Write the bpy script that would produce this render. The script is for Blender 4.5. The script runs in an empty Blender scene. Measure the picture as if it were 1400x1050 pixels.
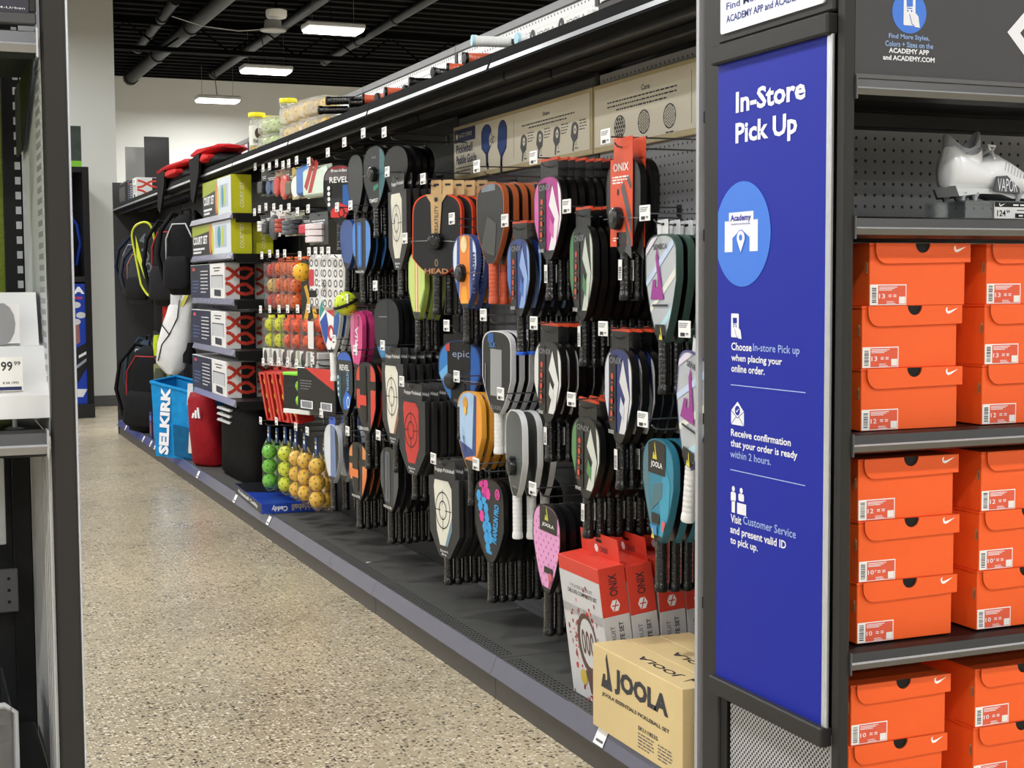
import bpy, bmesh, math, random
from mathutils import Matrix, Vector
random.seed(7)
R = math.radians
SC = bpy.context.scene
COL = SC.collection

# ------------------------------------------------------------------ camera
CAM_H = 1.24
yaw, pitch, roll = 0.39020669, -0.06860429, -0.00586244
fw = Vector((math.sin(yaw)*math.cos(pitch), math.cos(yaw)*math.cos(pitch), math.sin(pitch)))
rt = Vector((math.cos(yaw), -math.sin(yaw), 0)); up = rt.cross(fw)
r2 = rt*math.cos(roll) + up*math.sin(roll); u2 = -rt*math.sin(roll) + up*math.cos(roll)
cd = bpy.data.cameras.new('camera'); cam = bpy.data.objects.new('camera', cd); COL.objects.link(cam)
cam.matrix_world = Matrix(((r2.x, u2.x, -fw.x, 0), (r2.y, u2.y, -fw.y, 0), (r2.z, u2.z, -fw.z, CAM_H), (0, 0, 0, 1)))
cd.sensor_width = 36.0; cd.lens = 36.0*1991.17/1400; cd.clip_start = .05; cd.clip_end = 100
SC.camera = cam

# ------------------------------------------------------------------ world, exposure
SC.view_settings.view_transform = 'Standard'; SC.view_settings.look = 'None'
SC.view_settings.gamma = 1; SC.view_settings.use_curve_mapping = False
SC.view_settings.exposure = 0.2
wd = bpy.data.worlds.new('world'); SC.world = wd; wd.use_nodes = True
wd.node_tree.nodes['Background'].inputs[0].default_value = (.9, .95, 1, 1)
wd.node_tree.nodes['Background'].inputs[1].default_value = .01

# ceiling lamps of the shop: rows across the sales floor, ten feet apart
LAMP_ROWS = (-16.4, -12.3, -8.2, -4.1, 0.0, 4.1, 8.2, 12.3)
LAMP_STEPS = (20.87, 17.82, 14.75, 11.7, 8.65, 5.6, 2.55, -.5, -3.55, -6.6, -9.65, -12.7)
LAMP_Z = 3.86
LAMP_W = 58.0

# ------------------------------------------------------------------ materials
MATS = {}
def lin(c):
    c = c/255.0
    return c/12.92 if c <= .04045 else ((c+.055)/1.055)**2.4
def col(rgb): return (lin(rgb[0]), lin(rgb[1]), lin(rgb[2]), 1)
def M(rgb, rough=.5, metal=0.0, var=.05, scale=30, spec=.5, coat=0.0, bump=0.0, emit=0.0):
    key = (tuple(rgb), rough, metal, var, scale, spec, coat, bump, emit)
    if key in MATS: return MATS[key]
    m = bpy.data.materials.new('paint_%02x%02x%02x' % tuple(int(v) for v in rgb)); m.use_nodes = True
    nt = m.node_tree; b = nt.nodes['Principled BSDF']
    b.inputs['Roughness'].default_value = rough; b.inputs['Metallic'].default_value = metal
    b.inputs['Specular IOR Level'].default_value = spec
    if coat: b.inputs['Coat Weight'].default_value = coat; b.inputs['Coat Roughness'].default_value = .08
    c = col(rgb)
    if var or bump:
        tc = nt.nodes.new('ShaderNodeTexCoord'); nz = nt.nodes.new('ShaderNodeTexNoise')
        nz.inputs['Scale'].default_value = scale; nz.inputs['Detail'].default_value = 3
        nt.links.new(tc.outputs['Object'], nz.inputs['Vector'])
        mx = nt.nodes.new('ShaderNodeMix'); mx.data_type = 'RGBA'
        mx.inputs[6].default_value = tuple(min(1, v*(1-var)) for v in c[:3])+(1,)
        mx.inputs[7].default_value = tuple(min(1, v*(1+var)+.002*var) for v in c[:3])+(1,)
        nt.links.new(nz.outputs['Fac'], mx.inputs[0]); nt.links.new(mx.outputs[2], b.inputs['Base Color'])
        if bump:
            bp = nt.nodes.new('ShaderNodeBump'); bp.inputs['Strength'].default_value = bump; bp.inputs['Distance'].default_value = .004
            nt.links.new(nz.outputs['Fac'], bp.inputs['Height']); nt.links.new(bp.outputs[0], b.inputs['Normal'])
    else: b.inputs['Base Color'].default_value = c
    if emit:
        b.inputs['Emission Color'].default_value = c; b.inputs['Emission Strength'].default_value = emit
    MATS[key] = m
    return m
def clear_plastic(tint=(245, 248, 250), gloss=.18, rough=.12, body=.0, key=None):
    k = ('clear', tuple(tint), gloss, rough, body)
    if k in MATS: return MATS[k]
    m = bpy.data.materials.new('clear_plastic'); m.use_nodes = True
    nt = m.node_tree; out = nt.nodes['Material Output']; nt.nodes.remove(nt.nodes['Principled BSDF'])
    t = nt.nodes.new('ShaderNodeBsdfTransparent'); t.inputs[0].default_value = col(tint)
    g = nt.nodes.new('ShaderNodeBsdfGlossy'); g.inputs['Roughness'].default_value = rough
    d = nt.nodes.new('ShaderNodeBsdfDiffuse'); d.inputs[0].default_value = col(tint)
    fr = nt.nodes.new('ShaderNodeFresnel'); fr.inputs[0].default_value = 1.45
    ma = nt.nodes.new('ShaderNodeMath'); ma.operation = 'MULTIPLY_ADD'; ma.inputs[1].default_value = .6; ma.inputs[2].default_value = gloss*.25
    nt.links.new(fr.outputs[0], ma.inputs[0])
    x = nt.nodes.new('ShaderNodeMixShader'); nt.links.new(ma.outputs[0], x.inputs[0])
    x2 = nt.nodes.new('ShaderNodeMixShader'); x2.inputs[0].default_value = body
    nt.links.new(t.outputs[0], x2.inputs[1]); nt.links.new(d.outputs[0], x2.inputs[2])
    nt.links.new(x2.outputs[0], x.inputs[1]); nt.links.new(g.outputs[0], x.inputs[2]); nt.links.new(x.outputs[0], out.inputs[0])
    MATS[k] = m
    return m
def holes(base, hole, pitch, radius, axes, rough=.5, offset=(0, 0), stagger=False, metal=0.0):
    """sheet perforated with a regular grid of small round holes"""
    k = ('holes', tuple(base), tuple(hole), pitch, radius, axes, stagger)
    if k in MATS: return MATS[k]
    m = bpy.data.materials.new('perforated_sheet'); m.use_nodes = True
    nt = m.node_tree; b = nt.nodes['Principled BSDF']; b.inputs['Roughness'].default_value = rough; b.inputs['Metallic'].default_value = metal
    tc = nt.nodes.new('ShaderNodeTexCoord'); sp = nt.nodes.new('ShaderNodeSeparateXYZ'); nt.links.new(tc.outputs['Object'], sp.inputs[0])
    def mth(op, a, bb=None, c=None):
        n = nt.nodes.new('ShaderNodeMath'); n.operation = op
        for i, v in enumerate((a, bb, c)):
            if v is None: continue
            if isinstance(v, (int, float)): n.inputs[i].default_value = v
            else: nt.links.new(v, n.inputs[i])
        return n.outputs[0]
    ds = []
    us = [mth('DIVIDE', mth('ADD', sp.outputs[a], o), pitch) for a, o in zip(axes, offset)]
    if stagger:
        row = mth('FLOOR', mth('MULTIPLY', us[1], 2.0)); odd = mth('MODULO', mth('ABSOLUTE', row), 2.0)
        us = [mth('ADD', us[0], mth('MULTIPLY', odd, .5)), mth('MULTIPLY', us[1], 2.0)]
    fx = mth('SUBTRACT', mth('FRACT', mth('ADD', us[0], 100.0)), .5)
    fy = mth('SUBTRACT', mth('FRACT', mth('ADD', us[1], 100.0)), .5)
    if stagger: fy = mth('MULTIPLY', fy, .5)
    d = mth('SQRT', mth('ADD', mth('MULTIPLY', fx, fx), mth('MULTIPLY', fy, fy)))
    h = mth('LESS_THAN', d, radius/pitch)
    mx = nt.nodes.new('ShaderNodeMix'); mx.data_type = 'RGBA'; mx.inputs[6].default_value = col(base); mx.inputs[7].default_value = col(hole)
    nt.links.new(h, mx.inputs[0]); nt.links.new(mx.outputs[2], b.inputs['Base Color'])
    MATS[k] = m
    return m

# ------------------------------------------------------------------ mesh builder
TXT = {}
def text_geo(s, bold=0.0):
    k = (s, bold)
    if k in TXT: return TXT[k]
    cu = bpy.data.curves.new('lettering', 'FONT'); cu.body = s; cu.resolution_u = 2; cu.offset = bold; cu.size = 1
    ob = bpy.data.objects.new('lettering', cu); COL.objects.link(ob)
    dg = bpy.context.evaluated_depsgraph_get(); dg.update()
    me = bpy.data.meshes.new_from_object(ob.evaluated_get(dg))
    vs = [(v.co.x, v.co.y) for v in me.vertices]; fs = [tuple(p.vertices) for p in me.polygons]
    bpy.data.objects.remove(ob); bpy.data.meshes.remove(me); bpy.data.curves.remove(cu)
    x0 = min(v[0] for v in vs); x1 = max(v[0] for v in vs); y0 = min(v[1] for v in vs); y1 = max(v[1] for v in vs)
    TXT[k] = (vs, fs, x0, x1, y0, y1)
    return TXT[k]
def clip(poly, conv):
    """polygon clipped by a convex counter-clockwise outline"""
    out = list(poly); n = len(conv)
    for i in range(n):
        a, b = conv[i], conv[(i+1) % n]
        if not out: return []
        inp, out = out, []
        def side(p): return (b[0]-a[0])*(p[1]-a[1]) - (b[1]-a[1])*(p[0]-a[0])
        for j in range(len(inp)):
            p, q = inp[j], inp[(j+1) % len(inp)]; sp, sq = side(p), side(q)
            if sp >= 0: out.append(p)
            if (sp >= 0) != (sq >= 0):
                t = sp/(sp-sq); out.append((p[0]+(q[0]-p[0])*t, p[1]+(q[1]-p[1])*t))
    return out
def ellipse(cx, cz, rx, rz=None, n=20, a0=0, a1=360):
    rz = rx if rz is None else rz; full = abs(a1-a0) >= 360
    k = n if full else n+1
    return [(cx+rx*math.cos(R(a0+(a1-a0)*i/n)), cz+rz*math.sin(R(a0+(a1-a0)*i/n))) for i in range(k)]
def rrect(x0, x1, z0, z1, r, n=5):
    p = []
    for cx, cz, a in ((x1-r, z0+r, -90), (x1-r, z1-r, 0), (x0+r, z1-r, 90), (x0+r, z0+r, 180)):
        p += [(cx+r*math.cos(R(a+90*i/n)), cz+r*math.sin(R(a+90*i/n))) for i in range(n+1)]
    return p
class MB:
    def __init__(s): s.v = []; s.f = []; s.mi = []; s.mats = []; s.T = Matrix()
    def slot(s, m):
        if m not in s.mats: s.mats.append(m)
        return s.mats.index(m)
    def add(s, vs, fs, m):
        o = len(s.v); s.v += [tuple(s.T @ Vector(v)) for v in vs]; k = s.slot(m)
        for f in fs: s.f.append(tuple(i+o for i in f)); s.mi.append(k)
        return s
    def box(s, x0, x1, y0, y1, z0, z1, m):
        return s.add([(x, y, z) for z in (z0, z1) for y in (y0, y1) for x in (x0, x1)],
                     [(0, 2, 3, 1), (4, 5, 7, 6), (0, 1, 5, 4), (2, 6, 7, 3), (0, 4, 6, 2), (1, 3, 7, 5)], m)
    def cbox(s, x0, x1, y0, y1, z0, z1, m, c=.003):
        """box with all edges chamfered"""
        bm = bmesh.new(); C = ((x0, x1), (y0, y1), (z0, z1)); c = min(c, (x1-x0)*.45, (y1-y0)*.45, (z1-z0)*.45)
        for i in (0, 1):
            for j in (0, 1):
                for k in (0, 1):
                    p = [C[0][i], C[1][j], C[2][k]]; d = [c if t == 0 else -c for t in (i, j, k)]
                    for a in range(3): bm.verts.new([p[q]+(0 if q == a else d[q]) for q in range(3)])
        bmesh.ops.convex_hull(bm, input=bm.verts)
        bmesh.ops.dissolve_limit(bm, angle_limit=.02, verts=bm.verts, edges=bm.edges)
        bm.verts.ensure_lookup_table(); bm.verts.index_update()
        s.add([v.co[:] for v in bm.verts], [tuple(v.index for v in f.verts) for f in bm.faces], m); bm.free()
        return s
    def prism(s, poly, y0, y1, m, ms=None):
        """outline in the xz plane (counter-clockwise seen from -y) pulled from y0 to y1"""
        n = len(poly); vs = [(p[0], y0, p[1]) for p in poly]+[(p[0], y1, p[1]) for p in poly]
        s.add(vs, [tuple(range(n)), tuple(range(2*n-1, n-1, -1))], m)
        o = len(s.v)-2*n; k = s.slot(ms or m)
        for i in range(n):
            j = (i+1) % n; s.f.append((o+i, o+n+i, o+n+j, o+j)); s.mi.append(k)
        return s
    def flat(s, poly, y, m):
        if len(poly) < 3: return s
        return s.add([(p[0], y, p[1]) for p in poly], [tuple(range(len(poly)))], m)
    def ring(s, outer, inner, y, m):
        n = len(outer); return s.add([(p[0], y, p[1]) for p in outer]+[(p[0], y, p[1]) for p in inner], [(i, (i+1) % n, n+(i+1) % n, n+i) for i in range(n)], m)
    def line(s, pts, w, y, m):
        for a, b in zip(pts, pts[1:]):
            d = Vector((b[0]-a[0], b[1]-a[1]))
            if d.length < 1e-9: continue
            d.normalize(); q = (-d.y*w/2, d.x*w/2)
            s.flat([(a[0]-q[0], a[1]-q[1]), (b[0]-q[0], b[1]-q[1]), (b[0]+q[0], b[1]+q[1]), (a[0]+q[0], a[1]+q[1])], y, m)
        return s
    def tube(s, pts, r, m, n=6, cap=True):
        pts = [Vector(p) for p in pts]; k = len(pts); rs = r if isinstance(r, (list, tuple)) else [r]*k
        vs = []; ref = Vector((0, 0, 1)); d0 = (pts[1]-pts[0]).normalized()
        if abs(d0.dot(ref)) > .9: ref = Vector((1, 0, 0))
        a = d0.cross(ref).normalized()
        for i, p in enumerate(pts):
            d = (pts[min(i+1, k-1)]-pts[max(i-1, 0)]).normalized(); a = (a-d*a.dot(d)).normalized(); b = d.cross(a)
            vs += [tuple(p+(a*math.cos(2*math.pi*j/n)+b*math.sin(2*math.pi*j/n))*rs[i]) for j in range(n)]
        fs = [(i*n+j, i*n+(j+1) % n, (i+1)*n+(j+1) % n, (i+1)*n+j) for i in range(k-1) for j in range(n)]
        if cap: fs += [tuple(range(n-1, -1, -1)), tuple(range((k-1)*n, k*n))]
        return s.add(vs, fs, m)
    def lathe(s, prof, m, c=(0, 0, 0), axis='z', n=16, sx=1, sy=1):
        """profile of (radius, height) turned about an axis"""
        vs = []; A = {'z': lambda r, a, h: (r*math.cos(a)*sx, r*math.sin(a)*sy, h), 'y': lambda r, a, h: (r*math.cos(a)*sx, h, -r*math.sin(a)*sy),
                      'x': lambda r, a, h: (h, r*math.cos(a)*sx, r*math.sin(a)*sy)}[axis]
        for r, h in prof:
            for j in range(n):
                p = A(max(r, 1e-5), 2*math.pi*j/n, h); vs.append((p[0]+c[0], p[1]+c[1], p[2]+c[2]))
        k = len(prof)
        fs = [(i*n+j, i*n+(j+1) % n, (i+1)*n+(j+1) % n, (i+1)*n+j) for i in range(k-1) for j in range(n)]
        fs += [tuple(range(n-1, -1, -1)), tuple(range((k-1)*n, k*n))]
        return s.add(vs, fs, m)
    def ball(s, c, r, m, n=12, k=8, sq=(1, 1, 1)):
        prof = [(r*math.sin(math.pi*i/k), -r*math.cos(math.pi*i/k)) for i in range(k+1)]
        T0 = s.T; s.T = T0 @ Matrix.Translation(c) @ Matrix.Diagonal((sq[0], sq[1], sq[2], 1)); s.lathe(prof, m, n=n); s.T = T0
        return s
    def text(s, t, x0, x1, z0, z1, y, m, bold=.02, rot=0, keep=False, flip=False):
        """lettering fitted into a box in the xz plane, read from -y"""
        vs, fs, a0, a1, b0, b1 = text_geo(t, bold); out = []
        cx, cz = (x0+x1)/2, (z0+z1)/2; w, h = (x1-x0, z1-z0) if rot % 180 == 0 else (z1-z0, x1-x0)
        kx, kz = w/(a1-a0), h/(b1-b0)
        if keep: kx = kz = min(kx, kz)
        c, q = math.cos(R(rot)), math.sin(R(rot))
        for v in vs:
            px, pz = (v[0]-(a0+a1)/2)*kx, (v[1]-(b0+b1)/2)*kz
            out.append((cx+px*c-pz*q, y, cz+px*q+pz*c))
        return s.add(out, fs, m)
    def build(s, name, parent=None, smooth=35):
        me = bpy.data.meshes.new(name); me.from_pydata(s.v, [], s.f)
        for m in s.mats: me.materials.append(m)
        me.polygons.foreach_set('material_index', s.mi)
        if smooth:
            me.polygons.foreach_set('use_smooth', [True]*len(s.f)); me.update(); me.set_sharp_from_angle(angle=R(smooth))
        me.update()
        o = bpy.data.objects.new(name, me); COL.objects.link(o)
        if parent: o.parent = parent
        return o
def tag(o, label, cat, group=None, kind=None):
    if label: o['label'] = label
    if cat: o['category'] = cat
    if group: o['group'] = group
    if kind: o['kind'] = kind
    return o
def thing(name, label, cat, loc=(0, 0, 0), rz=0.0, group=None, rx=0.0, ry=0.0):
    o = bpy.data.objects.new(name, None); COL.objects.link(o); o.empty_display_size = .05
    o.location = loc; o.rotation_euler = (R(rx), R(ry), R(rz))
    return tag(o, label, cat, group)
def struct(o, label=None, cat=None): return tag(o, label, cat, None, 'structure')
def kids(o): return KIDS.get(o.name, [])
def dup(root, loc=None, rot=None, label=None, skip=()):
    def cp(o, par):
        c = o.copy(); COL.objects.link(c); c.parent = par
        for ch in [q for q in CHILD.get(o.name, []) if not q.name.startswith('security_tag') and q.name.split('.')[0] not in skip]:
            k = cp(ch, c); CHILD.setdefault(c.name, []).append(k)
        return c
    r = cp(root, None)
    if loc is not None: r.location = loc
    if rot is not None: r.rotation_euler = rot
    if label: r['label'] = label
    return r
CHILD = {}
def note(root):
    """remember the parts below a thing so that it can be copied"""
    CHILD.clear()
    for o in COL.objects:
        if o.parent: CHILD.setdefault(o.parent.name, []).append(o)
AISLE = -90.0      # turn that makes a thing's front (-y) look into the aisle (-x)

# ------------------------------------------------------------------ the setting
def concrete():
    m = bpy.data.materials.new('polished_concrete'); m.use_nodes = True; nt = m.node_tree; b = nt.nodes['Principled BSDF']
    L = nt.links.new; N = nt.nodes.new
    tc = N('ShaderNodeTexCoord')
    big = N('ShaderNodeTexNoise'); big.inputs['Scale'].default_value = .9; big.inputs['Detail'].default_value = 4; L(tc.outputs['Object'], big.inputs[0])
    r0 = N('ShaderNodeValToRGB'); r0.color_ramp.elements[0].color = col((156, 145, 121)); r0.color_ramp.elements[1].color = col((194, 180, 150))
    r0.color_ramp.elements[0].position = .3; r0.color_ramp.elements[1].position = .7; L(big.outputs['Fac'], r0.inputs[0])
    prev = r0.outputs[0]
    for sc_, thr, c, cov in ((85, .30, (78, 71, 62), .42), (62, .27, (46, 43, 41), .24), (52, .26, (224, 214, 190), .32), (120, .32, (230, 222, 202), .35), (36, .2, (106, 98, 88), .22)):
        v = N('ShaderNodeTexVoronoi'); v.inputs['Scale'].default_value = sc_; L(tc.outputs['Object'], v.inputs['Vector'])
        sp = N('ShaderNodeSeparateColor'); L(v.outputs['Color'], sp.inputs[0])
        a = N('ShaderNodeMath'); a.operation = 'LESS_THAN'; a.inputs[1].default_value = thr*1.25; L(v.outputs['Distance'], a.inputs[0])
        g = N('ShaderNodeMath'); g.operation = 'LESS_THAN'; g.inputs[1].default_value = cov; L(sp.outputs[0], g.inputs[0])
        k = N('ShaderNodeMath'); k.operation = 'MULTIPLY'; L(a.outputs[0], k.inputs[0]); L(g.outputs[0], k.inputs[1])
        k2 = N('ShaderNodeMath'); k2.operation = 'MULTIPLY'; k2.inputs[1].default_value = .92; L(k.outputs[0], k2.inputs[0])
        mx = N('ShaderNodeMix'); mx.data_type = 'RGBA'; mx.inputs[7].default_value = col(c); L(k2.outputs[0], mx.inputs[0]); L(prev, mx.inputs[6]); prev = mx.outputs[2]
    L(prev, b.inputs['Base Color'])
    rn = N('ShaderNodeTexNoise'); rn.inputs['Scale'].default_value = 2.2; rn.inputs['Detail'].default_value = 5; L(tc.outputs['Object'], rn.inputs[0])
    mr = N('ShaderNodeMapRange'); mr.inputs[3].default_value = .16; mr.inputs[4].default_value = .42; L(rn.outputs['Fac'], mr.inputs[0]); L(mr.outputs[0], b.inputs['Roughness'])
    b.inputs['Specular IOR Level'].default_value = .5
    return m
CONC = concrete()
WALLP = M((190, 192, 188), .75, var=.03, scale=2)
CHAR = M((50, 49, 48), .45, var=.06, scale=60)            # charcoal powder coat of the racks
CHARD = M((30, 30, 30), .45, var=.06, scale=60, spec=.35)
BLACK = M((12, 12, 13), .5, spec=.3)
BLKG = M((14, 14, 16), .25)
STEEL = M((150, 152, 155), .3, .9)
WHITE = M((238, 238, 236), .45, var=.02)
DECKM = M((4, 4, 5), .9, var=.1, spec=.1)

struct(MB().box(-20, 14, -16, 22.5, -.1, 0, CONC).build('floor', smooth=0))
struct(MB().box(-20, 2.0, 15.55, 22.3, 0, 5.4, WALLP).build('wall_left', smooth=0))
struct(MB().box(2.0, 14, 22.3, 22.5, 0, 5.4, M((226, 227, 224), .8, var=.03, scale=2)).build('wall_far', smooth=0))
struct(MB().box(13.9, 14.1, -16, 22.3, 0, 5.4, WALLP).build('wall_right', smooth=0))
struct(MB().box(-20.1, -19.9, -16, 15.55, 0, 5.4, WALLP).build('wall_side', smooth=0))
struct(MB().box(-20, 14, -16.2, -16, 0, 5.4, WALLP).build('wall_back', smooth=0))
struct(MB().box(8.9217, 13.8, 21.6, 22.3, 0, 5.4, M((128, 124, 116), .8, var=.03)).build('wall_bulkhead', smooth=0))
struct(MB().cbox(-19.8, 2.012, 15.535, 15.55, 0, .11, M((70, 70, 70), .5), .004).build('baseboard_left'))
# corrugated steel deck and its joists
dk = MB(); CZ = 4.3334
zz = []; y = -16.0
while y < 22.2: zz += [(y, CZ+.075), (y+.12, CZ+.075), (y+.16, CZ), (y+.26, CZ)]; y += .3
n = len(zz); dk.add([(-20, a, b) for a, b in zz]+[(14, a, b) for a, b in zz], [(i, i+1, n+i+1, n+i) for i in range(n-1)], DECKM)
ceil = dk.build('ceiling', smooth=0); struct(ceil)
for y in (4, 8.5, 13, 17.5):
    j = MB(); j.box(-14, 14, y-.05, y+.05, CZ-.06, CZ, DECKM).box(-14, 14, y-.05, y+.05, CZ-.36, CZ-.31, DECKM)
    x = -14
    while x < 14: j.tube([(x, y, CZ-.33), (x+.4, y, CZ-.04), (x+.8, y, CZ-.33)], .012, DECKM, 4); x += .8
    j.build('joist', ceil)
def pipe(label, a, b, r, m):
    o = MB().tube([a, b], r, m, 12).build('ceiling_pipe'); tag(o, label, 'pipe', 'pipes under the dark ceiling')
    d = (Vector(b)-Vector(a)); L = d.length; d.normalize()
    for t in (.0, .33, .66): MB().tube([Vector(a)+d*(L*t), Vector(a)+d*(L*t+.12)], r*1.22, m, 12).build('coupling', o)
PIPEM = M((20, 20, 22), .5, var=.1, spec=.3)
pipe('thick dark pipe ending in a cap near the pale column wall', (2.9866, 21.5187, 4.2), (3.0916, 14.8599, 4.2), .085, PIPEM)
pipe('dark pipe passing behind the white ceiling sensor', (4.1492, 21.3802, 4.3), (4.1749, 15.1568, 4.3), .06, PIPEM)
pipe('slim dark pipe passing behind the brightest ceiling lamp', (5.3368, 19.6866, 4.3), (5.2564, 14.7489, 4.3), .05, PIPEM)
pipe('short dark pipe beside the pale column wall', (2.8347, 19.6866, 4.34), (2.757, 16.2526, 4.34), .06, PIPEM)

LENS = M((255, 253, 248), .4, var=0, emit=9.0)
def lamp(x, y):
    vis = (x > 4 and x < 5 and y > 14)
    d = {20.87: 'smallest, farthest', 17.82: 'middle', 14.75: 'largest, nearest'}.get(y, '')
    L = thing('ceiling_lamp', (d+' of the three bright strip lamps hung below the dark ceiling') if vis else 'bright strip lamp of the shop ceiling outside the picture', 'lamp', (x, y, LAMP_Z), 0, 'strip lamps hung from the ceiling')
    hw = .305
    MB().cbox(-hw, hw, -.15, .15, .0, .055, M((205, 206, 208), .4), .012).build('housing', L)
    p = MB(); p.prism([(-hw+.012, 0), (-hw+.03, -.03), (hw-.03, -.03), (hw-.012, 0)], -.14, .14, LENS); p.build('diffuser', L)
    for s in ((-1, 1) if vis else ()): MB().tube([(s*.22, 0, .05), (s*.22, 0, CZ-LAMP_Z)], .0025, M((90, 90, 90), .4), 4).build('hanging_wire', L)
    if vis: MB().tube([(.0, .02, .05), (-.02, .1, .4), (-.05, .15, CZ-LAMP_Z)], .006, BLACK, 5).build('power_cord', L)
    ld = bpy.data.lights.new('lamp_light', 'AREA'); ld.shape = 'RECTANGLE'; ld.size = .58; ld.size_y = .26; ld.energy = LAMP_W; ld.color = (1, .99, .97)
    lo = bpy.data.objects.new('lamp_light', ld); COL.objects.link(lo); lo.parent = L; lo.location = (0, 0, -.034)
for x in LAMP_ROWS:
    for y in LAMP_STEPS:
        if x < 2.2 and y > 15.3: continue
        lamp(x, y)
sn = thing('ceiling_sensor', 'white drum and disc sensor hanging from the dark ceiling', 'sensor', (3.8071, 16, 4.1519))
MB().lathe([(.0, .02), (.105, .02), (.115, .04), (.115, .1), (.1, .11), (0, .11)], WHITE, n=24).build('drum', sn)
MB().lathe([(.0, -.12), (.14, -.125), (.145, -.11), (.10, -.10), (.09, -.01), (0, -.01)], M((150, 150, 148), .5), c=(-.04, 0, 0), n=24).build('disc', sn)
MB().tube([(0, 0, .1), (0, 0, CZ-4.1519)], .012, DECKM, 6).build('stem', sn)
MB().tube([(-.04, 0, -.1), (-.4, .1, -.13), (-.8, .1, -.1), (-1.1, .2, .0)], .005, M((200, 200, 200), .5), 4).build('cable', sn)

# ------------------------------------------------------------------ the long double-row rack along the aisle
GX, BX = 1.57, 1.925                       # front lip, pegboard face
JO = [2.77+1.2192*i for i in range(9)]
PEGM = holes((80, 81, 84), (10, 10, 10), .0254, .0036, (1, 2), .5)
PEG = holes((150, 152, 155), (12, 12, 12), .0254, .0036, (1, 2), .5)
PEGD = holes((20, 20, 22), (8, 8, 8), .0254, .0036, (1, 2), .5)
PEGW = holes((232, 233, 235), (70, 70, 75), .0254, .004, (1, 2), .5)
RAILP = M((88, 87, 104), .25, var=.05, coat=.4)
RAILB = M((205, 207, 210), .3, .3)
gon = thing('gondola_rack', 'long black pegboard rack holding the paddles along the aisle', 'rack', (GX, JO[0], 0))
def gp(mb, name, smooth=35):
    mb.T = Matrix(); o = mb.build(name, None, smooth); o.parent = gon; o.matrix_parent_inverse = Matrix.Translation((-GX, -JO[0], 0)); return o
for i in range(8):
    a, b = JO[i]+.0015, JO[i+1]-.0015
    t = .0
    gp(MB().cbox(GX+.026, BX, a, b, .092, .122, M((74, 74, 72), .6, var=.16, scale=14, spec=.3), .003), 'base_deck')
    gp(MB().box(GX+.012, GX+.03, a, b, .0, .090, M((66, 62, 58), .5, var=.1)), 'kick_plate')
    dm = MB()
    for r_ in range(4):
        y = a+.03
        while y < b-.02:
            if y < 6.2: dm.box(GX+.036+r_*.0127, GX+.041+r_*.0127, y, y+.009, .1221, .1226, BLACK)
            y += .0254
    if dm.v: o = gp(dm, 'slot_row', 0); o['kind'] = 'stuff'
    # clear price rail on the deck's edge, leaning back
    rl = MB(); rl.prism([(0, 0), (.004, 0), (.028, .05), (.022, .052)], -1.217, 0, RAILP)
    o = rl.build('price_rail', gon); o.location = (-.006, a-JO[0], .076); o.rotation_euler = (0, 0, 0); o.scale = (1, -1, 1)
    for v in o.data.vertices: pass
    pm = PEG if i == 0 else (PEGM if i == 1 else PEGD)  # shade behind the paddles is put into the farther boards' darker colours
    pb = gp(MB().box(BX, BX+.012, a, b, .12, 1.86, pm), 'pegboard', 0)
    gp(MB().box(BX, BX+.012, a, b, 1.9, 2.115, PEGW), 'top_pegboard', 0)
    gp(MB().cbox(BX-.006, BX+.02, a, b, 2.105, 2.134, M((120, 121, 124), .4), .003), 'top_rail')
    gp(MB().cbox(BX-.004, BX+.04, JO[i]-.014, JO[i]+.014, .0, 2.137, CHARD, .002), 'upright')
    # top shelf: deck, front channel and its bright price strip
    gp(MB().box(GX+.02, BX, a+.004, b-.004, 1.872, 1.892, BLACK), 'top_shelf')
    ch = MB(); ch.prism([(0, 1.858), (.022, 1.846), (.026, 1.872), (.026, 1.908), (.014, 1.910)], -(b-a), 0, M((16, 16, 17), .8, spec=.1))
    for q in (ch,): q.v = [(x, -y, z) for x, y, z in q.v]; q.f = [tuple(reversed(f)) for f in q.f]
    o = ch.build('shelf_lip', gon); o.location = (0, a-JO[0], 0)
    st = MB(); st.add([(-.001, .01, 1.864), (-.001, b-a-.01, 1.864), (.0045, .01, 1.878), (.0045, b-a-.01, 1.878)], [(0, 2, 3, 1)], M((170, 172, 175), .28, .85))
    o = st.build('price_strip', gon, 0); o.location = (0, a-JO[0], 0)
    gp(MB().cbox(GX+.05, GX+.065, a+.004, b-.004, 1.835, 1.873, M((30, 30, 31), .5), .003), 'stiffener')
    gp(MB().cbox(GX+.20, GX+.215, a+.004, b-.004, 1.848, 1.873, M((24, 24, 25), .5), .003), 'stiffener')
gp(MB().box(GX+.004, BX+.4, JO[8], JO[8]+.02, 0, 2.1, M((50, 50, 50), .5)), 'end_panel')
gp(MB().box(BX+.045, BX+.057, JO[0], JO[8], .0, 2.1, CHARD), 'rear_panel')
gp(MB().box(BX+.05, BX+.4, JO[0], JO[8], .0, .12, CHARD), 'rear_base')

for yy in (12.015, 11.047, 10.689, 10.483, 10.253, 8.802, 7.707, 6.914, 3.220):
    t = MB(); t.add([(.0, 0, .004), (.0, .055, .004), (.0185, .055, .044), (.0185, 0, .044)], [(0, 3, 2, 1)], M((236, 236, 234), .5, var=.0)); t.add([(.003, .006, .0115), (.003, .045, .0115), (.006, .045, .0175), (.006, .006, .0175)], [(0, 3, 2, 1)], M((80, 80, 84), .5, var=0))
    o = t.build('price_label', gon, 0); o.location = (-.0075, yy-JO[0], .076)
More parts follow.
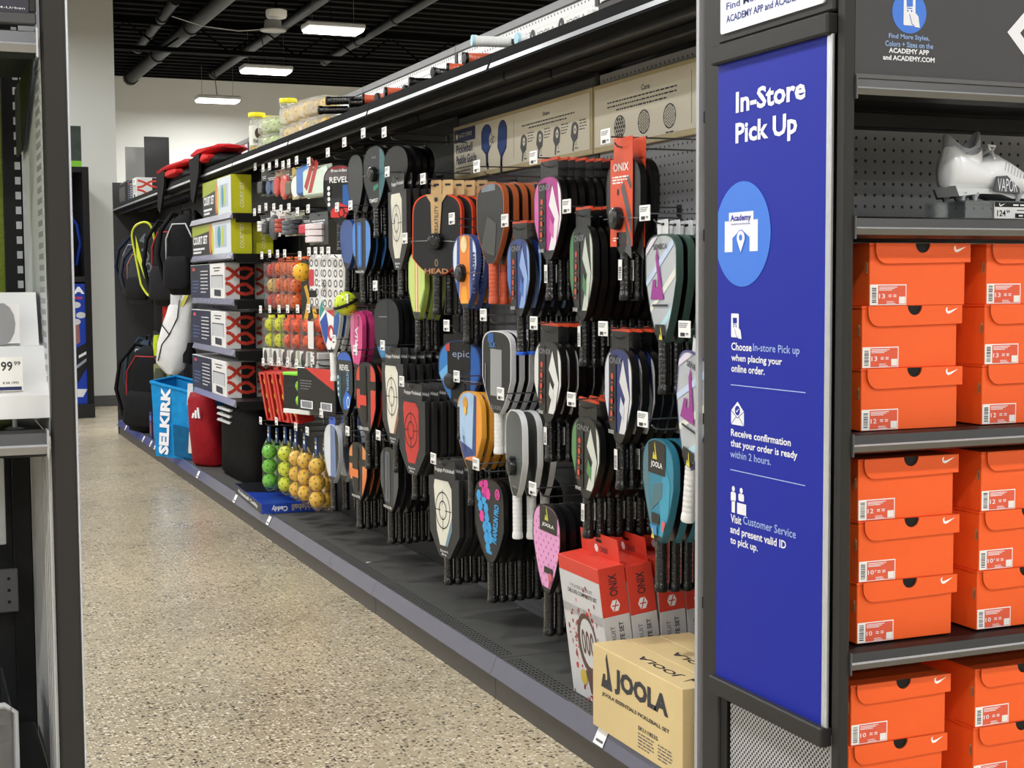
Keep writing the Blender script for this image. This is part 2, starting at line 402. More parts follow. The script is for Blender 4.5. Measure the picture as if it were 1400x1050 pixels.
# two long paddle-guide boards under the top shelf
CREAM = M((244, 238, 218), .55, var=.03, scale=8); TAN = M((206, 192, 150), .55, var=.05); NAVY = M((26, 40, 92), .5); INK = M((40, 42, 50), .5); INKG = M((88, 90, 96), .5)
def board(label, y0, y1):
    o = thing('guide_board', label, 'sign', (BX-.012, y1, 1.628), AISLE, 'paddle guide boards')
    MB().cbox(0, y1-y0, -.004, .008, 0, .2, TAN, .002).build('frame', o)
    MB().box(.014, y1-y0-.014, -.006, -.004, .016, .186, CREAM).build('face', o)
    return o
def lines(m, x0, x1, z, dz, n, mat, y, h=.0042, center=True):
    for i in range(n):
        w = (x1-x0)*(1 if i < n-1 else .72); a = (x0+x1)/2-w/2 if center else x0; x = a
        while x < a+w-.004:
            q = min(random.uniform(.008, .026), a+w-x); m.flat([(x, z-i*dz), (x+q, z-i*dz), (x+q, z-i*dz+h), (x, z-i*dz+h)], y, mat); x += q+.004
def paddle_icon(m, cx, cz, w, h, mats, y, tilt=0, handle=True):
    T0 = m.T; m.T = T0 @ Matrix.Translation((cx, 0, cz)) @ Matrix.Rotation(R(tilt), 4, 'Y')
    body = [(-w*.12, -h*.5), (w*.12, -h*.5)]+[(w/2, -h*.25)]+ellipse(0, h*.2, w/2, h*.3, 14, 0, 180)+[(-w/2, -h*.25)]
    m.flat(body, y, mats[0])
    if len(mats) > 1: m.flat([(p[0]*.84, p[1]*.9+.002) for p in body], y-.0003, mats[1])
    if handle:
        m.flat([(-w*.09, -h*.95), (w*.09, -h*.95), (w*.12, -h*.5), (-w*.12, -h*.5)], y, mats[0])
    m.T = T0
b1 = board('cream paddle guide board with two blue paddles drawn on it', JO[1]+.006, JO[2]-.002)
W = 1.21; m = MB(); y = -.0065
m.flat([(.016, .138), (.235, .138), (.235, .186), (.016, .186)], y, NAVY)
m.text('EXPERT ADVICE', .07, .20, .155, .170, y-.0004, CREAM, .01); m.flat(ellipse(.045, .162, .011, .012), y-.0004, CREAM)
m.text('Pickleball', .035, .205, .098, .130, y, NAVY, .02); m.text('Paddle Guide', .035, .245, .058, .090, y, NAVY, .02)
lines(m, .035, .25, .042, .012, 2, INK, y, center=False)
paddle_icon(m, .345, .125, .10, .105, (NAVY, M((40, 74, 150), .5)), y, -4); paddle_icon(m, .495, .115, .085, .125, (NAVY, M((40, 74, 150), .5)), y, 7)
m.flat(ellipse(.40, .118, .027), y-.0008, CREAM)
for k in range(9): m.flat(ellipse(.40+.017*math.cos(k*2.4)*(k/9+.3), .118+.02*math.sin(k*2.4)*(k/9+.3), .0042, n=8), y-.0011, NAVY)
for cx in (.345+.01, .495-.012): m.line([(cx, .04), (cx+.004, .018)], .016, y, INK)
m.line([(.60, .04), (.60, .165)], .002, y, INKG)
m.text('Shape', .845, .90, .150, .166, y, INK, .015); lines(m, .67, 1.09, .136, .0115, 2, INK, y)
for k in range(4):
    cx = .685+k*.135; paddle_icon(m, cx, .078, .052, .062, (INKG,), y, 12); m.flat(ellipse(cx+.004, .085, .011, .014, 12), y-.0004, CREAM); m.flat(ellipse(cx+.004, .085, .004, n=8), y-.0007, INK)
    lines(m, cx+.035, cx+.088, .108, .009, 4, INK, y, .003, False); lines(m, cx+.0, cx+.03, .026, .009, 1, INK, y, .004)
    m.line([(cx+.01, .06), (cx+.012, .035)], .002, y, INK)
m.build('print', b1, 0)
b2 = board('cream guide board about paddle core and weight', JO[0]+.006, JO[1]-.002)
m = MB()
m.text('Core', .315, .365, .150, .166, y, INK, .015); lines(m, .10, .52, .136, .0125, 3, INK, y)
for k in range(3):
    cx = .18+k*.15; m.ring(ellipse(cx, .062, .036, .034, 24), ellipse(cx, .062, .032, .030, 24), y, INK)
    for a in range(-2, 3):
        for b_ in range(-2, 3):
            px, pz = cx+a*.013+(b_ % 2)*.0065, .062+b_*.011
            if ((px-cx)/.03)**2+((pz-.062)/.028)**2 < 1:
                m.ring(ellipse(px, pz, .006, n=6), ellipse(px, pz, .0035 if k else .001, n=6), y, INK if k < 2 else INKG)
    lines(m, cx-.03, cx+.03, .017, .009, 1, INK, y, .004)
m.line([(.60, .03), (.60, .17)], .002, y, INKG)
m.text('Weight', .835, .925, .152, .170, y, INK, .015); lines(m, .69, 1.07, .138, .0125, 3, INK, y)
for k in range(3):
    cx = .735+k*.15; m.ring(ellipse(cx, .068, .036, .034, 24), ellipse(cx, .068, .033, .031, 24), y, INK)
    if k < 2:
        for q in range(k+1): m.flat([(cx-.012+q*.014-k*.006, .082), (cx-.005+q*.014-k*.006, .088), (cx+.010+q*.014-k*.006, .052), (cx+.002+q*.014-k*.006, .048)], y, INK)
    else:
        [m.flat([(cx+p, .068-q), (cx+r_, .068-q), (cx+r_, .068+q), (cx+p, .068+q)], y, INK) for p, r_, q in ((-.014, .014, .002), (-.018, -.011, .011), (.011, .018, .011))]
    lines(m, cx-.03, cx+.03, .026, .009, 2, INK, y, .004)
m.build('print', b2, 0)

# ------------------------------------------------------------------ rack end with the shoe boxes
EX, EY, EB = 1.55, 2.2, 2.75
ENDW = 1.14                                   # width of the rack end
end = thing('endcap_rack', 'dark rack end whose shelves hold the orange shoe boxes', 'rack', (EX, EY, 0))
def ep(mb, name, smooth=35, par=None):
    o = mb.build(name, None, smooth); o.parent = par or end; o.matrix_parent_inverse = Matrix.Translation((-EX, -EY, 0)) if par is None else par.matrix_world.inverted(); return o
FR = M((44, 43, 42), .5, var=.05, spec=.3)
for x in (EX, EX+ENDW-.022):
    ep(MB().cbox(x, x+.022, EY, EY+.026, 0, 2.2, FR, .003), 'front_post')
    ep(MB().cbox(x, x+.03, 2.632, 2.70, 0, 2.2, FR, .003), 'rear_post')
ep(MB().box(EX+.012, EX+.016, EY+.026, 2.632, .385, 2.2, CHARD), 'side_sheet')
ep(MB().box(EX+.010, EX+.014, EY+.035, 2.60, .0, .40, holes((196, 196, 198), (24, 24, 26), .0120, .0032, (1, 2), .45, stagger=True)), 'mesh_panel', 0)
ep(MB().cbox(EX+.004, EX+.014, EY+.026, EY+.036, 0, .40, M((165, 166, 168), .4), .001), 'mesh_edge')
ep(MB().cbox(EX+.004, EX+.018, 2.604, 2.632, 0, .40, BLACK, .001), 'mesh_edge')
ep(MB().box(EX+.016, EX+ENDW-.016, EB, EB+.012, .0, 2.2, holes((172, 173, 176), (10, 10, 11), .0254, .0038, (0, 2), .5)), 'pegboard', 0)
for z, nm in ((1.575, 'shelf'), (1.325, 'shelf'), (.93, 'shelf'), (.527, 'shelf'), (.10, 'shelf')):
    s = ep(MB().cbox(EX+.024, EX+ENDW-.024, EY+.02, EB-.004, z+.004, z+.03, BLACK, .002), nm)
    l = MB(); x0, x1 = EX+.024, EX+ENDW-.024
    for ya, za, yb, zb, m in ((.022, .034, .004, .030, CHARD), (.004, .030, .000, .014, M((52, 52, 52), .4, .2)), (.000, .014, -.004, .011, RAILB), (-.004, .011, .000, .0, M((110, 110, 108), .3, .6)), (.000, .0, .022, -.006, CHARD)):
        l.add([(x0, EY+ya, z+za), (x1, EY+ya, z+za), (x1, EY+yb, z+zb), (x0, EY+yb, z+zb)], [(0, 3, 2, 1)], m)
    l.box(x0-.003, x0, EY-.005, EY+.024, z-.008, z+.034, M((96, 96, 96), .35, .4))
    o = l.build('shelf_lip', None, 0); o.parent = s
ep(MB().cbox(EX+.024, EX+ENDW-.024, EY+.22, EY+.235, 1.545, 1.575, CHARD, .002), 'stiffener')

# blue pick-up sign on the rack end's flank, with its holder bars
BLUE = M((24, 40, 160), .5, var=.03, scale=3, spec=.25); LBLUE = M((58, 122, 226), .4, var=.02); SW = M((240, 242, 248), .45, var=.0); SB = M((165, 190, 240), .45, var=0)
sg = thing('pickup_sign', 'tall blue in-store pick up sign on the flank of the rack end', 'sign', (1.5380+.006, 2.6300, 0), AISLE)
x1 = 2.6300-2.247
MB().box(-.002, x1, -.0, .003, 0.4191-.01, 1.6834+.01, BLUE).build('face', sg, 0)
MB().cbox(x1, x1+.016, -.002, .006, 0.4191-.01, 1.6834+.01, M((205, 208, 212), .25, .5), .002).build('edge_strip', sg)
MB().cbox(-.012, x1+.018, -.014, .012, 1.6834, 1.7223, FR, .004).build('top_bar', sg)
MB().cbox(-.012, x1+.018, -.014, .012, 0.3783, 0.4153, FR, .003).build('bottom_bar', sg)
m = MB(); y = -.0008
m.text('In-Store', *(0.0682, 0.3157, 1.579, 1.6216), y, SW, .03); m.text('Pick Up', *(0.0674, 0.2887, 1.5065, 1.5593), y, SW, .03)
rC = 0.1052; cC = (0.1998-rC, 1.3370)
m.flat(clip(ellipse(cC[0], cC[1], rC, n=48), [(0, 0), (1, 0), (1, 3), (0, 3)]), y, LBLUE)
def pq(*pts): return pts
a0, b0, a1, b1 = 0.0280, 1.3020, 0.1539, 1.3645
w, h = a1-a0, b1-b0; cx = (a0+a1)/2
m.flat([(a0, b0), (a0+w*.24, b0), (a0+w*.24, b0+h*.45), (cx-w*.1, b0+h*.62), (cx, b0+h*.68), (cx, b1), (a0, b1)], y-.0004, SW)
m.flat([(a1-w*.24, b0), (a1, b0), (a1, b1), (cx, b1), (cx, b0+h*.68), (cx+w*.1, b0+h*.62), (a1-w*.24, b0+h*.45)], y-.0004, SW)
m.flat([(a0+w*.13, b1-.0005), (a1-w*.13, b1-.0005), (a1-w*.13, b1+h*.27), (a0+w*.13, b1+h*.27)], y-.0004, SW)
m.text('Academy', cx-w*.32, cx+w*.30, b1-h*.06, b1+h*.19, y-.0008, BLUE, .03); m.text('SPORTS+OUTDOORS', cx-w*.30, cx+w*.28, b1-h*.14, b1-h*.09, y-.0008, BLUE, .01)
m.flat([(cx, b0-h*.06), (cx+w*.12, b0+h*.33)]+ellipse(cx, b0+h*.42, w*.14, w*.14, 12, -10, 190)+[(cx-w*.12, b0+h*.33)], y-.0008, LBLUE)
m.flat([(cx, b0-h*.02), (cx+w*.105, b0+h*.34)]+ellipse(cx, b0+h*.43, w*.12, w*.12, 12, -10, 190)+[(cx-w*.105, b0+h*.34)], y-.0011, SW)
m.flat(ellipse(cx, b0+h*.45, w*.05), y-.0014, LBLUE)
# step one: phone with a cart and a thumb
def phone(a, b, w, h, y, bg):
    m.flat(rrect(a, a+w*.72, b, b+h, w*.06, 2), y, SW); m.flat([(a+w*.18, b+h*.58), (a+w*.55, b+h*.6), (a+w*.55, b+h*.82), (a+w*.16, b+h*.82)], y-.0003, bg)
    m.line([(a+w*.2, b+h*.54), (a+w*.52, b+h*.54)], h*.03, y-.0003, bg); m.flat(ellipse(a+w*.25, b+h*.46, w*.05, n=8), y-.0003, bg); m.flat(ellipse(a+w*.48, b+h*.46, w*.05, n=8), y-.0003, bg)
    m.flat([(a+w*.36, b+h*.36), (a+w*.44, b+h*.38), (a+w*.7, b+h*.12), (a+w*.7, b+h*.42), (a+w*.9, b+h*.3), (a+w, b-h*.05), (a+w*.66, b-h*.03)], y-.0003, SW)
    m.line([(a+w*.36, b+h*.36), (a+w*.5, b+h*.06), (a+w*.66, b+h*.0)], h*.02, y-.0005, bg)
a, b = (0.054, 1.1291); phone(a, b, 0.0412, 0.0484, y, BLUE)
m.text('Choose', *(0.0549, 0.1326, 1.1025, 1.1189), y, SW, .02); m.text('In-store Pick up', *(0.1381, 0.3022, 1.0996, 1.1196), y, SB, .006)
m.text('when placing your', *(0.0551, 0.2425, 1.0769, 1.0949), y, SW, .02); m.text('online order.', *(0.0553, 0.1811, 1.0584, 1.074), y, SW, .02)
def rule(p, q): m.line([p, q], .0018, y, SB)
rule((0.0533, 1.032), (0.323, 1.0335)); rule((0.0533, 0.8575), (0.3242, 0.8581))
a, b = (0.0555, 0.9511); w = 0.0497; h = 0.0480
m.flat([(a, b), (a+w, b), (a+w, b+h*.6), (a+w*.5, b+h), (a, b+h*.6)], y, SW); m.line([(a, b+h*.6), (a+w*.5, b+h*.3), (a+w, b+h*.6)], h*.03, y-.0003, BLUE); m.line([(a, b), (a+w*.4, b+h*.36)], h*.03, y-.0003, BLUE); m.line([(a+w, b), (a+w*.6, b+h*.36)], h*.03, y-.0003, BLUE)
m.flat(ellipse(a+w*.5, b+h*.62, w*.2, n=12), y-.0004, BLUE); m.line([(a+w*.4, b+h*.62), (a+w*.47, b+h*.55), (a+w*.6, b+h*.7)], h*.04, y-.0006, SW)
m.text('Receive confirmation', *(0.0552, 0.2747, 0.9271, 0.9421), y, SW, .02); m.text('that your order is ready', *(0.0543, 0.2973, 0.9012, 0.9199), y, SW, .02); m.text('within 2 hours.', *(0.053, 0.2059, 0.8831, 0.8982), y, SB, .006)
a, b = (0.0555, 0.7701); w = 0.0597; h = 0.0544
m.flat(ellipse(a+w*.17, b+h*.9, w*.1, n=10), y, SW); m.flat(rrect(a, a+w*.33, b+h*.42, b+h*.78, w*.06, 2), y, SW); m.flat([(a+w*.06, b), (a+w*.28, b), (a+w*.28, b+h*.45), (a+w*.06, b+h*.45)], y, SW)
m.flat(ellipse(a+w*.68, b+h*.9, w*.1, n=10), y, SW); m.flat(rrect(a+w*.5, a+w*.86, b+h*.5, b+h*.78, w*.06, 2), y, SW); m.flat([(a+w*.42, b), (a+w, b), (a+w, b+h*.42), (a+w*.42, b+h*.42)], y, SW)
m.text('Visit', *(0.0556, 0.097, 0.7489, 0.766), y, SW, .02); m.text('Customer Service', *(0.1041, 0.2943, 0.7524, 0.7693), y, SB, .006)
m.text('and present valid ID', *(0.0543, 0.2611, 0.7218, 0.7426), y, SW, .02); m.text('to pick up.', *(0.0545, 0.1598, 0.7004, 0.7199), y, SW, .02)
m.build('print', sg, 0)
# white sign above it
ws = thing('app_sign', 'white sign with blue lettering above the blue pick up sign', 'sign', (1.5380+.006, 2.6300, 0), AISLE)
MB().cbox(-.004, x1+.018, .0, .02, 1.7217+.004, 2.15, FR, .004).build('holder', ws)
zb = 1.7433
MB().prism(rrect(.012, x1-.006, zb, zb+.2, .006, 3), -.004, .0, M((236, 238, 246), .4, var=.02)).build('face', ws)
m = MB(); DB = M((36, 52, 130), .45, var=0)
zl = 1.7629; cap = 0.0145
m.text('ACADEMY APP and ACADEMY.COM', .036, x1-.02, zl, zl+cap, -.0046, DB, .02); m.text('Find More Styles, Colors', .036, x1-.02, zl+cap*1.75-.004, zl+cap*2.75, -.0046, DB, .012); m.text('+ Sizes on the', .036, x1-.12, zl+cap*3.6, zl+cap*4.5, -.0046, DB, .012)
m.build('print', ws, 0)

# dark header board over the shoe shelves
hd = thing('header_board', 'dark header board with blue app circle above the shoe boxes', 'sign', (0, 2.205, 0), 0)
MB().box(EX+.024, EX+ENDW-.024, .0, .012, 1.612, 2.18, M((62, 62, 65), .55, var=.05)).build('face', hd, 0)
MB().cbox(EX+.022, EX+ENDW-.022, -.004, .014, 1.604, 1.613, M((90, 90, 92), .4), .001).build('bottom_edge', hd)
m = MB(); y = -.0006
ca, cb = (1.6904, 1.7272); cr = 0.0357*1.06
m.flat(ellipse(ca, cb, cr, n=36), y, LBLUE)
phone(ca-cr*.34, cb-cr*.62, cr*.95, cr*1.5, y-.0004, LBLUE)
LB2 = M((150, 182, 232), .45, var=0)
m.text('Find More Styles,', *(1.646, 1.7358, 1.6766, 1.6876), y, LB2, .015); m.text('Colors + Sizes on the', *(1.6382, 1.7442, 1.6644, 1.6742), y, LB2, .015)
m.text('ACADEMY APP', *(1.6463, 1.7354, 1.6528, 1.6619), y, SW, .03); m.text('and ACADEMY.COM', *(1.6338, 1.7479, 1.6398, 1.6489), y, SW, .03)
da, db = (1.9144, 1.7052); s_ = .10
m.ring([(da, db), (da+s_, db-s_), (da+2*s_, db), (da+s_, db+s_)], [(da+.030, db), (da+s_, db-s_+.030), (da+2*s_-.03, db), (da+s_, db+s_-.03)], y, SW)
m.build('print', hd, 0)

# ------------------------------------------------------------------ shoe boxes
ORG = M((246, 96, 30), .55, var=.03, scale=12); ORGS = M((238, 88, 28), .55, var=.03, scale=12); KRAFT = M((176, 132, 84), .8); LRED = M((226, 92, 62), .6, var=.02)
BW, BH, BD = .219, .1165, .33
def swoosh(m, x, z, s, y, mat):
    P = [(0, .40), (.07, .18), (.2, .1), (.38, .14), (.98, .52), (.4, .33), (.24, .29), (.15, .32), (.12, .42), (.17, .58), (.05, .52)]
    m.flat([(x+p[0]*s, z+(p[1]-.1)*s*.9) for p in P], y, mat)
def barcode(m, x0, x1, z0, z1, y, mat, horizontal=True):
    t = z0 if horizontal else x0
    e = z1 if horizontal else x1
    while t < e-.001:
        w = random.uniform(.0006, .0022)
        if horizontal: m.flat([(x0, t), (x1, t), (x1, t+w), (x0, t+w)], y, mat)
        else: m.flat([(t, z0), (t+w, z0), (t+w, z1), (t, z1)], y, mat)
        t += w+random.uniform(.0008, .002)
def shoe_box(size, label, x, y, z, rz=0.0):
    o = thing('shoe_box', label, 'shoe box', (x, y, z), rz, 'orange shoe boxes')
    b = MB(); b.cbox(0, BW, 0, BD, 0, BH-.004, ORG, .0012); b.build('body', o)
    l = MB(); l.box(-.002, BW+.004, -.0015, BD+.002, BH-.004, BH, ORGS)
    fh = .038; nt = ellipse(BW*.53, BH, .017, .018, 10, 180, 360)
    fl = [(.010, BH), (.010, BH-.010)]+[(.010+.024*(1-math.cos(R(a)))/1.0, BH-.012-(fh-.012)*math.sin(R(a))) for a in (15, 30, 45, 60, 75, 90)]+[(BW+.008, BH-fh+.003), (BW+.008, BH)]+list(reversed(nt))
    l.prism(fl, -.0055, -.0035, ORG, M((150, 92, 48), .8)); lid = l.build('lid', o, 0)
    MB().prism(ellipse(BW*.53, BH-.0002, .0166, .0175, 10, 180, 360), -.0022, -.0012, BLACK).build('thumb_notch', lid, 0)
    m = MB(); swoosh(m, BW*.855, BH-.0165, .030, -.006, M((250, 250, 248), .4, var=0)); m.build('logo', lid, 0)
    k = MB(); k.box(-.0022, -.0004, .006, .010, BH*.52, BH*.70, KRAFT).box(-.0028, -.0014, .004, .006, BH*.54, BH*.66, M((120, 92, 60), .8)); k.build('tab', o)
    s = MB(); y0 = -.0008; lw, lh = .083, .040
    s.flat([(.001, .0015), (lw, .0015), (lw, lh), (.001, lh)], y0, M((244, 243, 240), .5, var=0)); s.flat([(.019, .003), (lw-.002, .003), (lw-.002, lh-.002), (.019, lh-.002)], y0-.0003, LRED)
    barcode(s, .005, .015, .006, .036, y0-.0003, INK)
    s.text(size[:2], .021, .034, .014, .0225, y0-.0006, SW, .01)
    if len(size) > 2: s.text('.5', .0345, .039, .019, .0225, y0-.0006, SW, .01)
    for q in range(3): s.flat([(.021, .0345-q*.0028), (.062-q*.006, .0345-q*.0028), (.062-q*.006, .0358-q*.0028), (.021, .0358-q*.0028)], y0-.0006, SW)
    for q in (.042, .053):
        for r_ in (.0165, .0195): s.flat([(q, r_), (q+.007, r_), (q+.007, r_+.0014), (q, r_+.0014)], y0-.0006, SW)
    s.flat([(.066, .004), (lw-.003, .004), (lw-.003, .017), (.066, .017)], y0-.0006, M((238, 236, 232), .5, var=0))
    s.flat([(.038, .004), (.058, .004), (.058, .0052), (.038, .0052)], y0-.0006, SW); s.flat([(.038, .0072), (.054, .0072), (.054, .0084), (.038, .0084)], y0-.0006, SW)
    s.build('label_sticker', o, 0)
    return o
Z1, Z2, Z3 = .962, .560, .133
rows = [
 ('13', 'size 13 orange shoe box on top of the stack under the white cleat shelf', 1.643, 2.250, Z1+2*BH, 0),
 ('13', 'size 13 orange shoe box in the middle of the upper outer stack', 1.629, 2.252, Z1+BH, .6),
 ('12', 'size 12 orange shoe box at the bottom of the upper outer stack', 1.627, 2.250, Z1, -.4),
 ('13', 'size 13 orange shoe box topping the upper stack at the picture edge', 1.915, 2.252, Z1+2*BH, 0),
 ('13', 'size 13 orange shoe box mid-stack on the upper shelf at the picture edge', 1.911, 2.250, Z1+BH, .4),
 ('12', 'size 12 orange shoe box lowest of the upper stack at the picture edge', 1.910, 2.253, Z1, 0),
 ('12', 'size 12 orange shoe box topping the middle shelf stack beside the blue sign', 1.6225, 2.25, Z2+2*BH, 0),
 ('105', 'size 10.5 orange shoe box in the middle of the middle shelf stack', 1.6249, 2.25, Z2+BH, -.5),
 ('10', 'size 10 orange shoe box lowest of the middle shelf stack beside the blue sign', 1.6230, 2.25, Z2, 0),
 ('12', 'size 12 orange shoe box topping the middle shelf stack at the picture edge', 1.9091, 2.25, Z2+2*BH, 0),
 ('105', 'size 10.5 orange shoe box mid-stack on the middle shelf at the picture edge', 1.9061, 2.25, Z2+BH, .5),
 ('10', 'size 10 orange shoe box lowest on the middle shelf at the picture edge', 1.9030, 2.25, Z2, 0),
 ('10', 'size 10 orange shoe box on top of the bottom shelf stack beside the mesh panel', 1.6115, 2.25, Z3+2*BH, 0),
 ('10', 'orange shoe box in the middle of the bottom shelf stack beside the mesh panel', 1.6070, 2.25, Z3+BH, .5),
 ('95', 'orange shoe box lowest on the bottom shelf beside the mesh panel', 1.62, 2.25, Z3, 0),
 ('10', 'size 10 orange shoe box topping the bottom shelf stack at the picture edge', 1.9025, 2.25, Z3+2*BH, 0),
 ('10', 'orange shoe box mid-stack on the bottom shelf at the picture edge', 1.9004, 2.25, Z3+BH, 0),
 ('95', 'orange shoe box lowest on the bottom shelf at the picture edge', 1.90, 2.25, Z3, 0),
]
for r_ in rows: shoe_box(*r_)

# ------------------------------------------------------------------ white cleats on their clear riser
ris = thing('acrylic_riser', 'clear plastic riser with a price card under the white cleats', 'display stand', (1.877, 2.27, 1.3595), 0)
CLR = clear_plastic((225, 230, 232), .3, .06, .05)
rr = MB(); W_, D_, H_ = .44, .122, .036
rr.box(0, W_, 0, .003, 0, H_, CLR).box(0, W_, .003, D_, H_-.003, H_, CLR).box(0, .003, .003, D_, 0, H_-.003, CLR).box(W_-.003, W_, .003, D_, 0, H_-.003, CLR); rr.build('riser', ris, 0)
c = MB(); c.box(.068, .25, -.003, -.001, .001, .033, M((232, 232, 230), .5, var=0)); c.flat([(.068, .024), (.25, .024), (.25, .033), (.068, .033)], -.0034, BLACK)
c.text('124', .074, .095, .006, .018, -.0034, BLACK, .02); c.text('99', .097, .105, .012, .018, -.0034, BLACK, .02); swoosh(c, .078, .025, .016, -.0038, SW)
c.flat([(.118, .003), (.16, .003), (.16, .012), (.118, .012)], -.0034, BLACK); lines(c, .105, .16, .0265, .004, 1, SW, -.0038, .003); lines(c, .122, .155, .006, .005, 1, SW, -.0038, .003); lines(c, .118, .15, .017, .004, 1, INKG, -.0034, .002)
c.build('price_card', ris, 0)
WSH = M((236, 238, 240), .35, var=.04, scale=20, coat=.3); GSH = M((186, 190, 194), .4, var=.12, scale=25); SIL = M((160, 164, 168), .25, .6, var=.2, scale=18)
def cleat(label, loc, rz, mats, hc):
    o = thing('football_cleat', label, 'shoe', loc, rz, 'white cleats on the riser')
    up_, so_, co_ = mats
    # stations from heel (0) to toe: x, half width, sole height, top height
    ST = [(0, .016, .030, .075), (.006, .026, .024, .108), (.02, .032, .020, .112), (.045, .035, .019, .098), (.075, .034, .020, .086), (.10, .033, .021, .090), (.125, .036, .019, .098), (.15, .040, .014, .088), (.185, .044, .011, .068), (.22, .043, .012, .052), (.25, .036, .016, .042), (.272, .022, .020, .036), (.28, .006, .024, .030)]
    N = 14; vs = []; b = MB()
    for x, w, s0, t in ST:
        for j in range(N):
            a = 2*math.pi*j/N; cz = math.sin(a); cy = math.cos(a)
            k = w*(1-.35*max(0, cz)**1.5); vs.append((x, k*math.copysign(abs(cy)**.8, cy), s0+(t-s0)*(.5+.5*math.copysign(abs(cz)**.85, cz))))
    k = len(ST); fs = [(i*N+j, (i+1)*N+j, (i+1)*N+(j+1) % N, i*N+(j+1) % N) for i in range(k-1) for j in range(N)]+[tuple(range(N)), tuple(range(k*N-1, (k-1)*N-1, -1))]
    b.add(vs, fs, up_); b.build('upper', o, 60)
    # knitted collar with its opening
    c = MB(); ring = []; 
    for q_, gx, gw in ((0, .0, 1.0), (.45, .002, .97), (.85, .002, .95), (1, .002, .93)):
        for j in range(16):
            a = 2*math.pi*j/16; x = .047+gx+math.cos(a)*.046*gw; yy = math.sin(a)*.027*gw
            ring.append((x, yy, .076+q_*(.018+hc+(.006+hc*.35)*math.cos(2*a)+.004*math.cos(a))))
    inner = [(.047+(p[0]-.047)*.86, p[1]*.82, p[2]-.002) for p in ring[-16:]]; deep = [(.05+(p[0]-.047)*.7, p[1]*.7, .078) for p in ring[-16:]]
    ring += inner+deep
    c.add(ring, [(i*16+j, i*16+(j+1) % 16, (i+1)*16+(j+1) % 16, (i+1)*16+j) for i in range(5) for j in range(16)]+[tuple(range(95, 79, -1))], co_); c.build('collar', o, 60)
    p = MB(); p.prism([(.012, .010), (.07, .016), (.12, .016), (.15, .008), (.25, .010), (.276, .020), (.276, .026), (.2, .018), (.15, .018), (.1, .026), (.012, .026), (.002, .03)], -.030, .030, so_); p.build('sole_plate', o, 30)
    st = MB()
    for x, yy in ((.028, -.022), (.028, .022), (.060, -.022), (.060, .022), (.165, -.03), (.165, .03), (.2, -.03), (.2, .03), (.235, -.024), (.235, .024)):
        sb = MB(); sb.lathe([(.0028, 0), (.0032, .001), (.0055, .009), (.010, .018)], so_, (x, yy, 0), 'z', 8); sb.build('stud', o, 40)
    la = MB()
    for i in range(5):
        x = .112+i*.017; z = .1005-i*.0085; la.tube([(x-.004, -.024, z-.014), (x+.002, -.012, z-.002), (x+.004, .0, z+.003), (x+.002, .012, z-.002), (x-.004, .024, z-.014)], .003, up_, 6)
    la.tube([(.105, -.014, .104), (.095, -.02, .112), (.108, -.024, .110), (.112, -.014, .104)], .0028, up_, 6); la.build('laces', o, 60)
    g = MB()
    g.prism([(.092, .022), (.16, .017), (.158, .028), (.125, .052), (.10, .05)], -.0412, -.036, M((84, 86, 90), .3, .4)); g.build('side_plate', o, 30)
    t = MB(); t.text('VAPOR', .100, .152, .020, .046, -.0418, SW, .0, 0); t.build('lettering', o, 0)
    gr = MB()
    for i in range(9): gr.flat([(.118+i*.008, .062-i*.003), (.1195+i*.008, .062-i*.003), (.1225+i*.008, .078-i*.0035), (.121+i*.008, .078-i*.0035)], -.0415, INKG)
    gr.build('vent_slits', o, 0)
    return o
cleat('white laced cleat standing at the front of the clear riser', (1.878, 2.335, 1.3955), 4, (WSH, M((214, 217, 220), .3, .3), WSH), .004)
cleat('silvery grey cleat standing behind the white laced one', (1.925, 2.40, 1.3955), 2, (GSH, SIL, GSH), .034)

